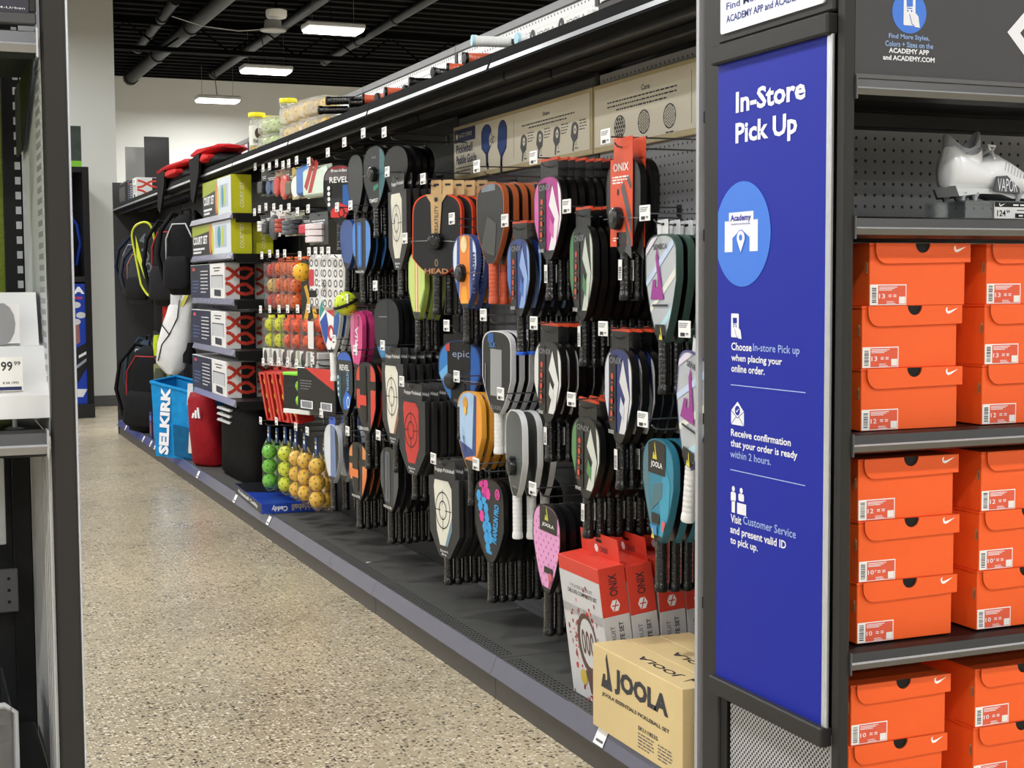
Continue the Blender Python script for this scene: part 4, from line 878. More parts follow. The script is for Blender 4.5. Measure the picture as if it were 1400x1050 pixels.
ART = {  # art, edge, grip, cap, shape (exponent, top radius), text of the label, category-free look
 'revel': (art_revel, K, K, K, (2.3, .07), 'grey and red paddle with white lettering and a red lower patch'),
 'dark_blister': (art_plain(P(44, 46, 54)), K, K, K, (2.3, .07), 'plain dark slate paddle hanging beside the grey and red one'),
 'tempest': (art_tempest, K, K, K, (2.3, .07), 'slate paddle with teal side and round black security tag'),
 'black_far': (art_plain(K), K, K, K, (2.3, .07), 'all black paddle hanging beside the paddle guide board'),
 'blue_slot': (art_slot(P(70, 130, 206), P(40, 92, 170)), K, K, K, (2.4, .06), 'black paddle card with bright blue slots'),
 'navy_side': (art_plain(P(40, 74, 140)), P(36, 66, 130), K, K, (2.3, .07), 'glossy navy blue paddle under the grey and red one'),
 'target_cream_top': ('sleeve', (216, 212, 196), None, K, K, 'boxed paddle with cream target window, topmost of the boxed ones'),
 'orange_rim': (art_head, P(226, 72, 36), K, K, (2.9, .075), 'dark paddle with bright orange rim and kraft card strap'),
 'lime': (art_lime, P(150, 170, 80), K, K, (2.5, .06), 'lime green paddle with orange centre stripe'),
 'orange_stripe': (art_orange_stripe, P(60, 80, 140), K, K, (2.4, .07), 'white and blue paddle with broad orange stripe and round security tag'),
 'brown_edge': (art_brown, P(176, 92, 52), P(206, 92, 60), P(206, 92, 60), (2.6, .06), 'black paddle with brown edge and orange grip in plastic wrap'),
 'blue_flame': (onix(P(34, 60, 130), P(140, 170, 220), P(70, 110, 190)), K, K, P(40, 100, 220), (2.4, .07), 'blue flame-patterned paddle on a black hang card'),
 'magenta': (onix(P(176, 50, 140), P(232, 226, 230), P(206, 96, 170)), K, K, K, (2.4, .07), 'magenta and white paddle with black card strip'),
 'green_flame': (onix(P(36, 44, 40), P(196, 204, 190), P(70, 130, 76)), K, K, K, (2.4, .07), 'black paddle with green and grey flames, upper one of two'),
 'orange_card': (art_orange_card, K, K, K, (2.5, .07), 'black paddle behind a tall orange card with round security tag'),
 'silver': (art_silver, P(60, 84, 76), K, K, (2.7, .05), 'silver striped paddle with purple triangle mark'),
 'navy_band': (art_navy, P(30, 32, 38), K, K, (2.4, .07), 'dark navy paddle with light blue band near the grip'),
 'pink_card': (art_pinkcard, P(200, 60, 120), K, K, (2.4, .06), 'bright pink paddle beside the lime ball'),
 'multicolour': (art_multi, P(226, 228, 226), WH, WH, (2.3, .08), 'white paddle with red, blue and teal blocks and white grip'),
 'blue_revel': (art_bluerevel, K, K, K, (2.3, .07), 'navy paddle with bright blue top and white lettering'),
 'red_slot': (art_slot(P(206, 72, 50), K2, P(216, 60, 46)), K, K, K, (2.4, .06), 'black paddle card with red and orange slots'),
 'target_cream': ('sleeve', (226, 222, 206), (150, 96, 70), K, K, 'boxed paddle with cream target window and brown corner'),
 'target_red': ('sleeve', (196, 48, 44), None, K, K, 'boxed paddle with red target window'),
 'epic': (art_epic, P(40, 60, 110), K, K, (2.5, .08), 'blue paddle with dark centre and round security tag under dotted grips'),
 'yellow_stripe': (art_yellow, P(236, 168, 60), K, K, (2.4, .07), 'light blue paddle with yellow and navy edge stripes'),
 'grey_window': (art_greywin, P(216, 216, 218), WH, WH, (2.6, .05), 'white-edged paddle in a black card with grey window'),
 'zebra': (onix(P(60, 60, 58), P(224, 224, 222), P(220, 220, 216)), K, K, K, (2.4, .07), 'black and white streaked paddle on an orange-topped card'),
 'white_flash': (onix(P(40, 52, 110), P(216, 216, 216), P(206, 210, 222)), K, K, K, (2.4, .07), 'navy paddle with white flashes under the orange-card paddle'),
 'green_low': (onix(P(40, 46, 42), P(206, 210, 200), P(84, 140, 84)), K, K, K, (2.4, .07), 'black paddle with green and pale flames above the red-topped boxes'),
 'teal': (art_teal, P(40, 110, 130), K, K, (2.4, .07), 'teal paddle with yellow triangle mark on a black patch'),
 'silver_purple': (art_silver, P(90, 84, 140), WH, WH, (2.7, .05), 'silver paddle with white wrapped grip beside the rack post'),
 'white_edge': (art_plain(P(74, 80, 78)), P(220, 222, 222), WH, WH, (2.5, .07), 'grey paddle with white edge, white grip and round security tag'),
 'hexagon': (art_hex, K, K, K, (2.5, .07), 'black paddle with pink and blue hexagons'),
 'target_blue': ('sleeve', (224, 222, 208), (108, 140, 156), K, K, 'boxed paddle with cream target window and blue corner'),
 'pink_dot': (art_pink, K, K, K, (2.5, .07), 'pale pink dotted paddle with black patch'),
 'orange_slot': (art_slot(P(220, 140, 74), K2, P(224, 120, 60)), K, K, K, (2.4, .06), 'black paddle card with orange slots'),
 'black_slot': (art_slot(P(64, 70, 78), P(90, 100, 110)), K, K, K, (2.4, .06), 'black paddle card with grey slots low on the rack'),
 'blue_glossy': (art_glossy, P(190, 196, 204), K, K, (2.3, .08), 'glossy white and blue paddle above the blue floor box'),
}
ORD = ['', 'second', 'third', 'fourth', 'fifth', 'sixth', 'seventh', 'eighth', 'ninth']
DARKBACK = {'magenta', 'silver', 'silver_purple', 'teal', 'pink_dot', 'green_flame', 'hexagon', 'navy_band', 'revel', 'green_low', 'tempest'}
TAPER = {'orange_rim': .06, 'silver': .15, 'teal': .14, 'pink_dot': .15, 'silver_purple': .15, 'multicolour': .14, 'orange_stripe': .14}
ROLL = {'silver_purple': 10, 'pink_card': 4, 'multicolour': -4, 'navy_side': 5}
XFRONT = {'silver_purple': 1.60}
BARC = {'magenta', 'green_flame', 'orange_card', 'zebra', 'white_flash', 'green_low'}
def hook(y, z, xt, xb, label):
    o = thing('peg_hook', label, 'hook', (BX, y, z), AISLE, 'wire peg hooks with price tags')
    m = MB(); d = BX-xt
    m.tube([(0, -.002, .0), (0, -(d-.05), -.0), (0, -(d-.03), .004), (0, -(d-.022), .012)], .0024, WIRE, 6)
    m.build('product_wire', o)
    m = MB(); m.tube([(0, -.002, .028), (0, -d, .026)], .0022, WIRE, 6); m.box(-.012, .012, -.003, -.0004, -.008, .036, WIRE); m.build('tag_wire', o)
    t = MB(); t.cbox(-.026, .026, -d-.003, -d, .008, .045, TAGW, .001); yy = -d-.0034
    for q in range(3): t.flat([(-.021, .038-q*.004), (.018-q*.004, .038-q*.004), (.018-q*.004, .040-q*.004), (-.021, .040-q*.004)], yy, GY)
    t.flat([(-.016, .011), (.004, .011), (.004, .019), (-.016, .019)], yy, INK); t.text('99', .008, .020, .013, .019, yy, INK, .02); t.build('price_tag', o, 0)
    return o
HOOKX = {'silver_purple': 1.555, 'orange_card': 1.585}
for key, (Y, z0, Ln, W, tw, n, dx) in STACKS.items():
    a = ART[key]; boxed = a[0] == 'sleeve'
    zg = Ln*(.30 if boxed else .33); x0 = XFRONT.get(key, 1.64)
    root = thing('pickleball_paddle', 'front '+a[-1] if not a[-1].startswith('front') else a[-1], 'paddle', (x0, Y, z0), AISLE+tw, 'paddles on the peg hooks')
    root['label'] = a[-1]+(', first on its hook' if n > 1 else '')
    e, r = (2.6, .05) if boxed else a[4]
    t = .0075; out = outline(W, zg-.004, Ln, .015, TAPER.get(key, .11), e, r)
    inn = [((x*.955), (zg-.004)+(z-(zg-.004))*.985) for x, z in out]
    gm = a[3] if boxed else a[2]; cm = a[4] if boxed else a[3]; em = K if boxed else a[1]
    if not boxed:
        MB().prism(inn, -t, t, K2).build('face', root, 0)
        ed = MB(); N = len(out)
        ed.add([(x, -t-.001, z) for x, z in out]+[(x, t+.001, z) for x, z in out]+[(x, -t-.001, z) for x, z in inn]+[(x, t+.001, z) for x, z in inn],
               [f for i in range(N) for j in [(i+1) % N] for f in ((i, N+i, N+j, j), (2*N+i, i, j, 2*N+j), (N+i, 3*N+i, 3*N+j, N+j))], em)
        ed.build('edge_guard', root, 40)
    F = Face(W, zg-.004, Ln, out, -t-.0002)
    if boxed: sleeve(F, root, M((46, 46, 46), .6, var=.06), P(*a[1]), P(*a[2]) if a[2] else None, 'Engage Pickleball')
    else:
        a[0](F, root)
        if F.m.v: F.m.build('face_print', root, 0)
    grip(root, zg, gm, cm)
    if key == 'white_edge': security_puck(root, (0, -t-.001, zg+.09), W, False)
    if key in BARC:
        b = MB(); b.box(-.0105, .0105, -.0158, -.0148, zg*.42, zg*.86, WH); barcode(b, -.008, .008, zg*.46, zg*.72, -.0162, K); b.build('barcode_label', root, 0)
    rl = ROLL.get(key, random.uniform(-1.2, 1.2)); root.rotation_euler[1] = R(rl); Y0 = Y; Y = Y+Ln*math.sin(R(rl)); root.location.y = Y
    note(root)
    ztop = z0+Ln+(.052 if boxed else .03)
    for i in range(1, n):
        c = dup(root, skip=('face_print',) if key in DARKBACK else (), loc=(x0+dx*i, Y+random.uniform(-.006, .006), z0+random.uniform(-.004, .003)), rot=(0, R(rl+random.uniform(-1, 1)), R(AISLE+tw+random.uniform(-1.5, 1.5))))
        c['label'] = a[-1]+', %s on its hook' % ORD[i]
    hook(Y0, ztop-.008, HOOKX.get(key, 1.592), BX, 'tagged wire hook of the '+' '.join(a[-1].replace(',', '').split()[:8]))

# ------------------------------------------------------------------ cartons and boxes on the base deck
CARD = M((214, 190, 138), .7, var=.05, scale=9)
ct = None
for i in range(3):
    x = 1.568+i*.094
    lab = ['tan carton with bold black lettering at the front edge of the deck', 'tan carton standing behind the front lettered one', 'tan carton deepest of the three under the rack post'][i]
    o = thing('carton', lab, 'carton', (x, 3.285, .1225), AISLE, 'tan cartons on the deck')
    MB().cbox(0, .465, 0, .091, 0, .21, CARD, .0015).build('box', o)
    m = MB(); y = -.0008
    joola_mark(m, .05, .112, .085, y, INK); m.text('JOOLA', .125, .40, .112, .176, y, INK, .05); m.text('JOOLA ESSENTIALS PICKLEBALL SET', .055, .405, .088, .100, y, INK, .03)
    m.text('SKU:18535', .25, .35, .058, .068, y, INK, .02); lines(m, .25, .33, .048, .008, 5, INKG, y, .003, False); lines(m, .35, .42, .048, .008, 5, INKG, y, .003, False)
    m.T = Matrix.Translation((0, 0, 0)) @ Matrix(((1, 0, 0, 0), (0, 0, 1, 0), (0, 1, 0, .2108), (0, 0, 0, 1)))
    m.T = Matrix(((-1, 0, 0, .39), (0, 0, -1, .058), (0, -1, 0, .2102), (0, 0, 0, 1)))
    m.text('JOOLA', .02, .22, -.005, .025, .0, INK, .03); joola_mark(m, -.03, -.008, .032, .0, INK)
    m.T = Matrix(((0, -1, 0, .4655), (-1, 0, 0, .076), (0, 0, 1, 0), (0, 0, 0, 1)))
    m.T = Matrix(((0, -1, 0, .4655), (1, 0, 0, .008), (0, 0, 1, 0), (0, 0, 0, 1)))
    m.text('JOOLA', .022, .052, .03, .17, .0, INK, .04, 90); m.build('print', o, 0)
RB = M((216, 62, 44), .5, var=.04); GRB = M((206, 206, 208), .5, var=.03); DRD = M((150, 40, 44), .5); BRN = M((92, 66, 56), .6)
ONL = ['red and white paddle set box leaning over the deck, nearest the aisle', 'red and white paddle set box directly behind the aisle-side one', 'white and red set box half hidden behind the teal paddle grips', 'white and red set box deepest in the row, beside the rack post']
for i in range(4):
    o = thing('paddle_set_box', ONL[i], 'box', (1.652+i*.080-(0 if i < 2 else .008), 3.58, .123), AISLE, 'tall red and white paddle set boxes', rx=0)
    o.rotation_euler = Matrix.Rotation(R(AISLE), 3, 'Z').to_4x4().to_3x3().to_euler() if False else (R(0), R(0), R(AISLE))
    o.matrix_world = Matrix.Translation(o.location) @ Matrix.Rotation(R(-7.2 if i < 2 else -4.5), 4, 'Y') @ Matrix.Rotation(R(AISLE), 4, 'Z')
    w, d, h = .25, .076, .388
    MB().cbox(0, w, 0, d, 0, h*.665, GRB, .001).build('lower_box', o); MB().cbox(0, w, 0, d, h*.665, h, RB, .001).build('red_top', o)
    m = MB(); y = -.0006
    m.flat([(.0005, h*.60), (w-.0005, h*.60), (w-.0005, h*.9), (.0005, h*.9)], y, GRB); m.flat([(0.0005, .001), (w-.0005, .001), (w-.0005, h*.665), (.0005, h*.665)], y, GRB)
    m.text('2 PLAYER RECRUIT', .06, .20, h*.80, h*.825, y-.0004, INKG, .0); m.text('DELUXE COMPOSITE SET', .045, .225, h*.755, h*.785, y-.0004, INK, .02)
    random.seed(11+i)
    for k in range(120):
        a = random.uniform(0, 6.3); rr_ = random.gauss(.08, .034); m.flat(ellipse(.13+rr_*math.cos(a)*.9, h*.38+rr_*math.sin(a)*1.35, random.uniform(.0015, .008), random.uniform(.0015, .0095), 7), y-.0004, (RB, DRD, DRD)[k % 3])
    bx = ellipse(.135, h*.42, .062, .085, 20); m.flat(bx, y-.0008, BRN); m.flat(ellipse(.14, h*.43, .048, .068, 20), y-.0012, GRB)
    for k in range(3): m.ring(ellipse(.113+k*.026, h*.43, .012, .035, 12), ellipse(.113+k*.026, h*.43, .005, .022, 12), y-.0016, BRN)
    m.flat([(.12, h*.06), (.17, h*.04), (.19, h*.22), (.10, h*.22)], y-.0008, BRN); m.flat(ellipse(.085, h*.16, .020, .022, 14), y-.0016, M((206, 176, 60), .5))
    m.T = Matrix(((0, -1, 0, w+.0004), (1, 0, 0, 0), (0, 0, 1, 0), (0, 0, 0, 1)))
    m.text('ONIX', .026, .050, h*.80, h*.95, -.0003, INK, .01, 90); m.flat(ellipse(.038, h*.735, .014, .017, 6), -.0003, SW); m.line([(.028, h*.735), (.048, h*.735)], .003, -.0006, RB); m.line([(.033, h*.70), (.043, h*.77)], .003, -.0006, RB)
    m.text('2 PLAYER RECRUIT', .018, .030, h*.18, h*.60, -.0003, INKG, .0, 90); m.text('DELUXE COMPOSITE SET', .042, .055, h*.12, h*.62, -.0003, INK, .02, 90); m.build('print', o, 0)
    t = MB(); t.prism([(.01, h), (w-.01, h), (w-.014, h+.062), (.014, h+.062)], d-.006, d-.004, RB); t.flat(rrect(w/2-.018, w/2+.018, h+.038, h+.046, .003, 2), d-.0066, BLACK); t.text('ONIX', w/2+.0, w/2+.05, h+.012, h+.028, d-.0066, INK, .01); t.flat(ellipse(w/2-.02, h+.02, .012, n=6), d-.0066, SW); t.build('hang_tab', o, 0)
random.seed(5)
cb = thing('game_box', 'flat blue boxed ball caddy lying on the deck under the ball packs', 'box', (1.585, 7.80, .1225), AISLE-2.5)
BLB = M((28, 66, 170), .35, var=.05, coat=.3)
MB().cbox(0, .80, 0, .30, 0, .05, BLB, .0015).build('box', cb)
m = MB(); m.flat([(.0, .001), (.79, .001), (.79, .048), (.0, .048)], -.0006, M((22, 24, 32), .4)); m.text('Pickleball Caddy', .12, .7, .012, .036, -.001, SW, .02)
m.T = Matrix(((0, -1, 0, .8006), (1, 0, 0, 0), (0, 0, 1, 0), (0, 0, 0, 1))); m.text('Caddy', .05, .13, .010, .042, 0, SW, .03, 180); m.text('Pickleball', .15, .28, .010, .042, 0, M((196, 176, 150), .5), .02, 180)
m.T = Matrix(((-1, 0, 0, .80), (0, 0, -1, .30), (0, -1, 0, .0506), (0, 0, 0, 1))); m.flat([(.3, .0), (.8, .0), (.8, .3), (.45, .3)], 0, M((20, 22, 30), .3)); m.text('Pickleball Caddy', .05, .28, .06, .12, -.0003, SW, .02); m.build('print', cb, 0)

# ------------------------------------------------------------------ balls and ball packs
def ball_mesh(rgb, r=.037, dark=.55):
    m = MB(); c = P(*rgb, .35, .2); h = P(*[int(v*dark) for v in rgb], .7, 0)
    m.ball((0, 0, 0), r, c, 16, 10)
    n = 26
    for i in range(n):
        z = 1-2*(i+.5)/n; q = math.sqrt(1-z*z); a = i*2.39996; nrm = Vector((q*math.cos(a), q*math.sin(a), z)); t = nrm.orthogonal().normalized(); b = nrm.cross(t)
        m.add([tuple(nrm*(r+.0004)+(t*math.cos(k*1.0472)+b*math.sin(k*1.0472))*.0042) for k in range(6)], [(0, 1, 2, 3, 4, 5)], h)
    return m
BM = {}
def ball(o, c, rgb, r=.037):
    k = (tuple(rgb), r)
    if k not in BM:
        ob = ball_mesh(rgb, r).build('ball', o, 60); BM[k] = ob.data
    else:
        ob = bpy.data.objects.new('ball', BM[k]); COL.objects.link(ob); ob.parent = o
    ob.location = c; ob.rotation_euler = (random.uniform(0, 3), random.uniform(0, 3), 0)
    return ob
FILM = clear_plastic((254, 254, 254), .12, .12, .02)
def bag3(label, Y, zt, rgb, x=1.655, n=3, head=(40, 70, 120), rz=0, r=.037, grp='net sleeves of three balls'):
    o = thing('ball_pack', label, 'ball pack', (x, Y, zt-.10-2*r*n), AISLE+rz, grp)
    for i in range(n): ball(o, (0, 0, r+2*r*i*1.0), rgb, r)
    pf = [(.008, -.016), (.02, -.006)]
    for i in range(n): pf += [(r*.97, r*(2*i+.55)), (r*1.06, r*(2*i+1)), (r*.97, r*(2*i+1.45))]
    pf += [(r*.6, 2*r*n+.012), (.012, 2*r*n+.03)]
    MB().lathe(pf, FILM, n=14).build('plastic_sleeve', o, 60)
    h = MB(); h.prism([(-.02, 2*r*n+.015), (.02, 2*r*n+.015), (.017, 2*r*n+.09), (-.017, 2*r*n+.09)], -.004, .004, P(*head)); h.flat([(-.014, 2*r*n+.04), (.014, 2*r*n+.04), (.014, 2*r*n+.055), (-.014, 2*r*n+.055)], -.0046, SW); h.flat([(-.014, 2*r*n+.065), (.014, 2*r*n+.065), (.014, 2*r*n+.072), (-.014, 2*r*n+.072)], -.0046, P(226, 190, 60)); h.build('header_card', o, 0)
    return o
def small_hook(px_label, Y, z, xt=1.60): return hook(Y, z, xt, BX, px_label)
GREEN, LIME, YOL = (130, 216, 70), (226, 236, 60), (255, 206, 76)
packs = [(368, 602, GREEN, 'green', 1.64), (379, 604, GREEN, 'green', 1.70), (390, 604, LIME, 'lime yellow', 1.64), (398, 606, LIME, 'lime yellow', 1.72), (405, 610, YOL, 'amber', 1.66), (417, 613, YOL, 'amber', 1.64), (433, 620, YOL, 'amber', 1.64), (444, 622, YOL, 'amber', 1.72)]
PK = [(7.200, 0.463), (7.282, 0.445), (6.857, 0.489), (7.068, 0.458), (6.722, 0.481), (6.476, 0.497), (6.268, 0.495), (6.431, 0.467)]
PN = ['sleeve of three green balls, farthest along the low row', 'sleeve of three green balls tucked behind the front green one', 'sleeve of three lime yellow balls hanging in the low row', 'sleeve of three lime yellow balls tucked behind the front one', 'sleeve of three amber balls next to the lime yellow ones', 'sleeve of three amber balls, middle of the amber three', 'sleeve of three amber balls nearest the blue and white paddles', 'sleeve of three amber balls tucked behind the nearest amber one']
for (px, py, c, nm, X), (Y, z), lab in zip(packs, PK, PN):
    bag3(lab, Y, z+.08, c, X)
    if X < 1.65: small_hook('tagged wire hook of the '+lab.split(',')[0].replace('sleeve of three ', '')[:40], Y, z+.075)

# accessory rows: one hook each, with the pack that hangs on it
def blister(label, Y, zt, w, h, card, bub, kind='box', x=1.645, rz=0.0, cat='accessory pack'):
    o = thing('accessory_pack', label, cat, (x, Y, zt-h), AISLE+rz, 'small packs on the accessory hooks')
    MB().prism(rrect(-w/2, w/2, 0, h, .004, 2), -.001, .001, P(*card)).build('card', o, 0)
    m = MB()
    if kind == 'box': m.cbox(-w*.36, w*.36, -.028, -.001, h*.08, h*.55, P(*bub), .006)
    elif kind == 'disc': m.lathe([(0, -.02), (w*.30, -.02), (w*.36, -.012), (w*.36, -.001), (0, -.001)], P(*bub), (0, 0, h*.36), 'y', 18)
    elif kind == 'roll':
        for k in range(3): m.lathe([(0, h*(.06+.2*k)), (w*.3, h*(.06+.2*k)), (w*.32, h*(.08+.2*k)), (w*.32, h*(.22+.2*k)), (w*.3, h*(.24+.2*k)), (0, h*(.24+.2*k))], P(*bub), (0, -.014, 0), 'z', 12, 1, .6)
    elif kind == 'towel':
        m.cbox(-w*.46, w*.46, -.03, -.001, h*.02, h*.92, P(*bub), .012)
    elif kind == 'glasses':
        for s in (-1, 1): m.lathe([(0, -.012), (w*.2, -.01), (w*.22, -.002), (0, -.002)], P(*bub), (s*w*.22, 0, h*.35), 'y', 14)
    m.build('blister', o, 40)
    t = MB(); lines(t, -w*.36, w*.36, h*.72, h*.07, 2, SW if sum(card) < 380 else INK, -.0016, h*.035); t.flat(rrect(-.012, .012, h*.88, h*.93, .0015, 2), -.0016, BLACK); t.build('print', o, 0)
    return o
ACC = [(7.220, 1.814, 0.130), (7.046, 1.794, 0.120), (6.909, 1.791, 0.124), (6.763, 1.794, 0.149), (6.636, 1.777, 0.133), (6.527, 1.776, 0.145), (6.381, 1.778, 0.142), (6.168, 1.755, 0.137), (7.252, 1.591, 0.087), (7.139, 1.600, 0.115), (6.999, 1.604, 0.130), (6.834, 1.593, 0.110), (6.691, 1.579, 0.111), (6.538, 1.578, 0.112), (6.380, 1.551, 0.091), (6.192, 1.555, 0.139)]
AD = [('dark headband pack at the far end of the upper accessory row', .14, (30, 30, 34), (60, 60, 66), 'box'), ('small pack of blue eyewear on a dark card', .16, (36, 38, 44), (70, 90, 120), 'glasses'), ('small tan and red pack beside the blue eyewear', .13, (176, 140, 110), (190, 70, 60), 'disc'),
 ('brown and red ball toy pack in the upper accessory row', .16, (120, 96, 70), (206, 90, 80), 'disc'), ('dark green pack in the upper accessory row', .12, (48, 52, 46), (100, 96, 80), 'box'), ('yellow and white pack beside the blue towel', .15, (200, 170, 90), (232, 230, 226), 'disc'),
 ('folded blue towel hanging in the upper accessory row', .19, (40, 84, 150), (58, 118, 190), 'towel'), ('folded pale green towel with a red slanted mark', .27, (200, 212, 196), (206, 222, 208), 'towel'),
 ('white roll pack at the far end of the second row', .10, (60, 60, 62), (226, 226, 226), 'roll'), ('black card pack beside the white roll pack', .12, (24, 24, 26), (50, 50, 54), 'box'), ('white card with a round grey grip roll', .17, (214, 214, 212), (70, 74, 80), 'disc'), ('white and red grip tape card', .15, (220, 214, 210), (170, 70, 56), 'roll'),
 ('grey card pack in the second accessory row', .14, (150, 152, 146), (90, 96, 104), 'roll'), ('pale olive card pack in the second accessory row', .16, (140, 142, 120), (60, 62, 70), 'roll'), ('black card with small red box in the second row', .13, (30, 30, 32), (196, 40, 66), 'box'), ('dark card with white and pink rolled grips', .22, (70, 74, 74), (226, 214, 216), 'roll')]
for (Y, zt, h), (lab, w, cd_, bb, kd) in zip(ACC, AD):
    o = blister(lab, Y, zt, w, h, cd_, bb, kd, rz=random.uniform(0, 10))
    if 'red slanted' in lab:
        q = MB(); q.flat([(-.06, .02), (-.02, .02), (.06, .14), (.03, .16)], -.0305, P(170, 50, 46)); q.flat([(-.10, .05), (-.07, .03), (.02, .15), (-.01, .17)], -.0305, P(170, 50, 46)); q.build('mark', o, 0)
    small_hook('wire hook of the '+lab[:46].rsplit(' ', 1)[0], Y, zt-.012)
# orange ball trays
TUB = [(7.106, 1.359), (6.936, 1.363), (6.773, 1.360), (6.632, 1.358)]
for i, (Y, zt) in enumerate(TUB):
    c = (240, 110, 36) if i else (214, 60, 50)
    o = thing('ball_tray', ['red-lidded clear tray of mixed balls at the far end of the ball row', 'clear tray of three orange balls beside the mixed tray', 'clear tray of three orange balls, middle of the orange ones', 'clear tray of three orange balls nearest the black racket pack'][i], 'ball pack', (1.66, Y, zt-.235), AISLE+6, 'clear trays of orange balls')
    for k in range(3): ball(o, (0, 0, .04+k*.076), c if i or k != 1 else (228, 200, 110))
    t = MB(); t.cbox(-.046, .046, -.042, .04, 0, .23, clear_plastic((254, 253, 252), .12, .1, .015), .006); t.build('tray', o); MB().prism(rrect(-.047, .047, .20, .25, .004, 2), .036, .040, P(*c)).build('card', o, 0)
    small_hook('tagged wire hook of '+o['label'][:44].rsplit(' ', 1)[0], Y, zt+.002)
YB, WB = (6.351, 1.353), [(6.187, 1.372), (6.078, 1.370), (5.973, 1.368), (5.871, 1.366)]
o = thing('ball_and_strap_pack', 'yellow ball over a black and yellow strap pack', 'ball pack', (1.645, YB[0], YB[1]-.27), AISLE+14)
MB().prism(rrect(-.085, .085, 0, .27, .006, 2), .0, .002, P(30, 28, 26)).build('card', o, 0); ball(o, (0, -.042, .215), (236, 180, 50), .042)
m = MB()
for s in (-1, 1): m.flat([(s*.03, .0), (s*.07, .0), (s*.03, .09), (s*.06, .15), (s*.035, .16), (s*.0, .09)], -.0008, P(226, 176, 40))
m.build('print', o, 0); small_hook('tagged wire hook of the yellow ball and strap pack', YB[0], YB[1]-.008)
for i, (Y, zt) in enumerate(WB):
    o = thing('ball_case', 'white dotted ball case, '+['first', 'second', 'third', 'last'][i]+' counted from the yellow ball pack', 'ball case', (1.645+.02*(i % 2), Y, zt-.235), AISLE+18, 'white dotted ball cases')
    MB().cbox(-.05, .05, -.03, .03, 0, .235, P(226, 224, 222), .014).build('case', o)
    m = MB()
    for r_ in range(5):
        for c_ in range(2): m.ring(ellipse(-.02+.04*c_, .03+r_*.042, .014, .017, 14), ellipse(-.02+.04*c_, .03+r_*.042, .008, .010, 14), -.0306, P(96, 96, 98))
    if i == 0: m.flat([(-.04, .10), (.0, .10), (.0, .17), (-.04, .17)], -.0312, P(196, 60, 70)); m.flat([(-.04, .05), (.02, .05), (.02, .08), (-.04, .08)], -.0312, K)
    m.build('print', o, 0); small_hook('tagged wire hook of the '+['first', 'second', 'third', 'last'][i]+' white dotted ball case', Y, zt-.014)
# lime and orange ball bags on printed cards
LB = [(7.157, 1.095), (6.955, 1.099), (6.762, 1.102), (6.593, 1.105), (6.405, 1.108), (6.214, 1.112)]
for i, (Y, zt) in enumerate(LB):
    c = (222, 226, 44) if i < 2 else (246, 92, 36)
    o = thing('ball_bag', ['lime ball bag at the far end of the bagged ball row', 'lime ball bag beside the orange ones', 'orange ball bag next to the lime ones', 'second orange ball bag from the lime ones', 'third orange ball bag from the lime ones', 'orange ball bag with white tag nearest the multicolour paddle'][i], 'ball pack', (1.655, Y, zt-.25), AISLE+4, 'bagged balls with printed cards')
    for k in range(2): ball(o, (0, 0, .125+k*.076), c)
    MB().cbox(-.05, .05, -.036, .036, .0, .085, P(216, 216, 212), .004).build('card_base', o)
    q = MB(); q.flat(ellipse(.0, .045, .03, .032, 14), -.0366, P(60, 56, 58)); lines(q, -.04, .04, .008, .01, 1, INK, -.0367, .006)
    if i > 1: q.flat([(.0, .05), (.035, .03), (.045, .1), (.015, .12)], -.0372, P(90, 70, 64))
    q.build('print', o, 0); MB().prism(rrect(-.05, .05, .22, .25, .004, 2), -.003, .003, P(*c)).build('hang_strip', o, 0); MB().cbox(-.047, .047, -.042, .042, .08, .235, FILM, .012).build('plastic_bag', o)
    if i == 5: MB().prism(rrect(-.045, .03, .10, .22, .004, 2), -.047, -.045, P(222, 222, 220)).build('white_tag', o, 0)
    small_hook('tagged wire hook of the '+o['label'][:42].rsplit(' ', 1)[0], Y, zt+.0)
# red wedge boxes with yellow balls, green and black pouch, black box
RBX = [(7.118, 0.814), (6.945, 0.823), (6.779, 0.832), (6.607, 0.841)]
for i, (Y, zt) in enumerate(RBX):
    o = thing('ball_box', ['red window box of yellow balls at the far end of its row', 'second red window box of yellow balls in its row', 'third red window box of yellow balls in its row', 'red window box of yellow balls beside the green pouch'][i], 'ball pack', (1.665, Y, zt-.235), AISLE+8, 'red window boxes of yellow balls')
    o.matrix_world = Matrix.Translation(o.location) @ Matrix.Rotation(R(-9), 4, 'Y') @ Matrix.Rotation(R(AISLE+6), 4, 'Z')
    RD = P(206, 48, 40); b = MB(); b.box(-.05, .05, .036, .04, 0, .24, RD).box(-.05, -.044, -.04, .036, 0, .24, RD).box(.044, .05, -.04, .036, 0, .24, RD).box(-.044, .044, -.04, .036, .0, .008, RD).box(-.044, .044, -.04, .036, .232, .24, RD).box(-.044, -.022, -.041, -.04, .008, .232, RD).box(.022, .044, -.041, -.04, .008, .232, RD); b.build('box', o, 0)
    for k in range(3): ball(o, (0, -.001, .047+k*.074), (232, 214, 60), .035)
    MB().prism([(-.04, .24), (.04, .24), (.03, .285), (-.03, .285)], .036, .039, RD).build('hang_tab', o, 0)
    small_hook('tagged wire hook of the '+o['label'][:40].rsplit(' ', 1)[0], Y, zt+.022)
gp_ = thing('ball_pouch', 'black pouch with lime lid and two lime balls showing', 'ball pack', (1.62, 6.4405, 0.6611), AISLE+22)
MB().cbox(-.10, .10, -.03, .05, 0, .18, P(26, 26, 28), .004).build('box', gp_); MB().cbox(-.102, .102, -.034, .052, .172, .186, P(130, 220, 40), .003).build('lid', gp_); MB().cbox(-.101, .101, -.032, .05, -.001, .02, P(226, 228, 224), .002).build('base_strip', gp_)
for k in range(2): ball(gp_, (.02, -.012, .06+k*.066), (140, 216, 50), .031)
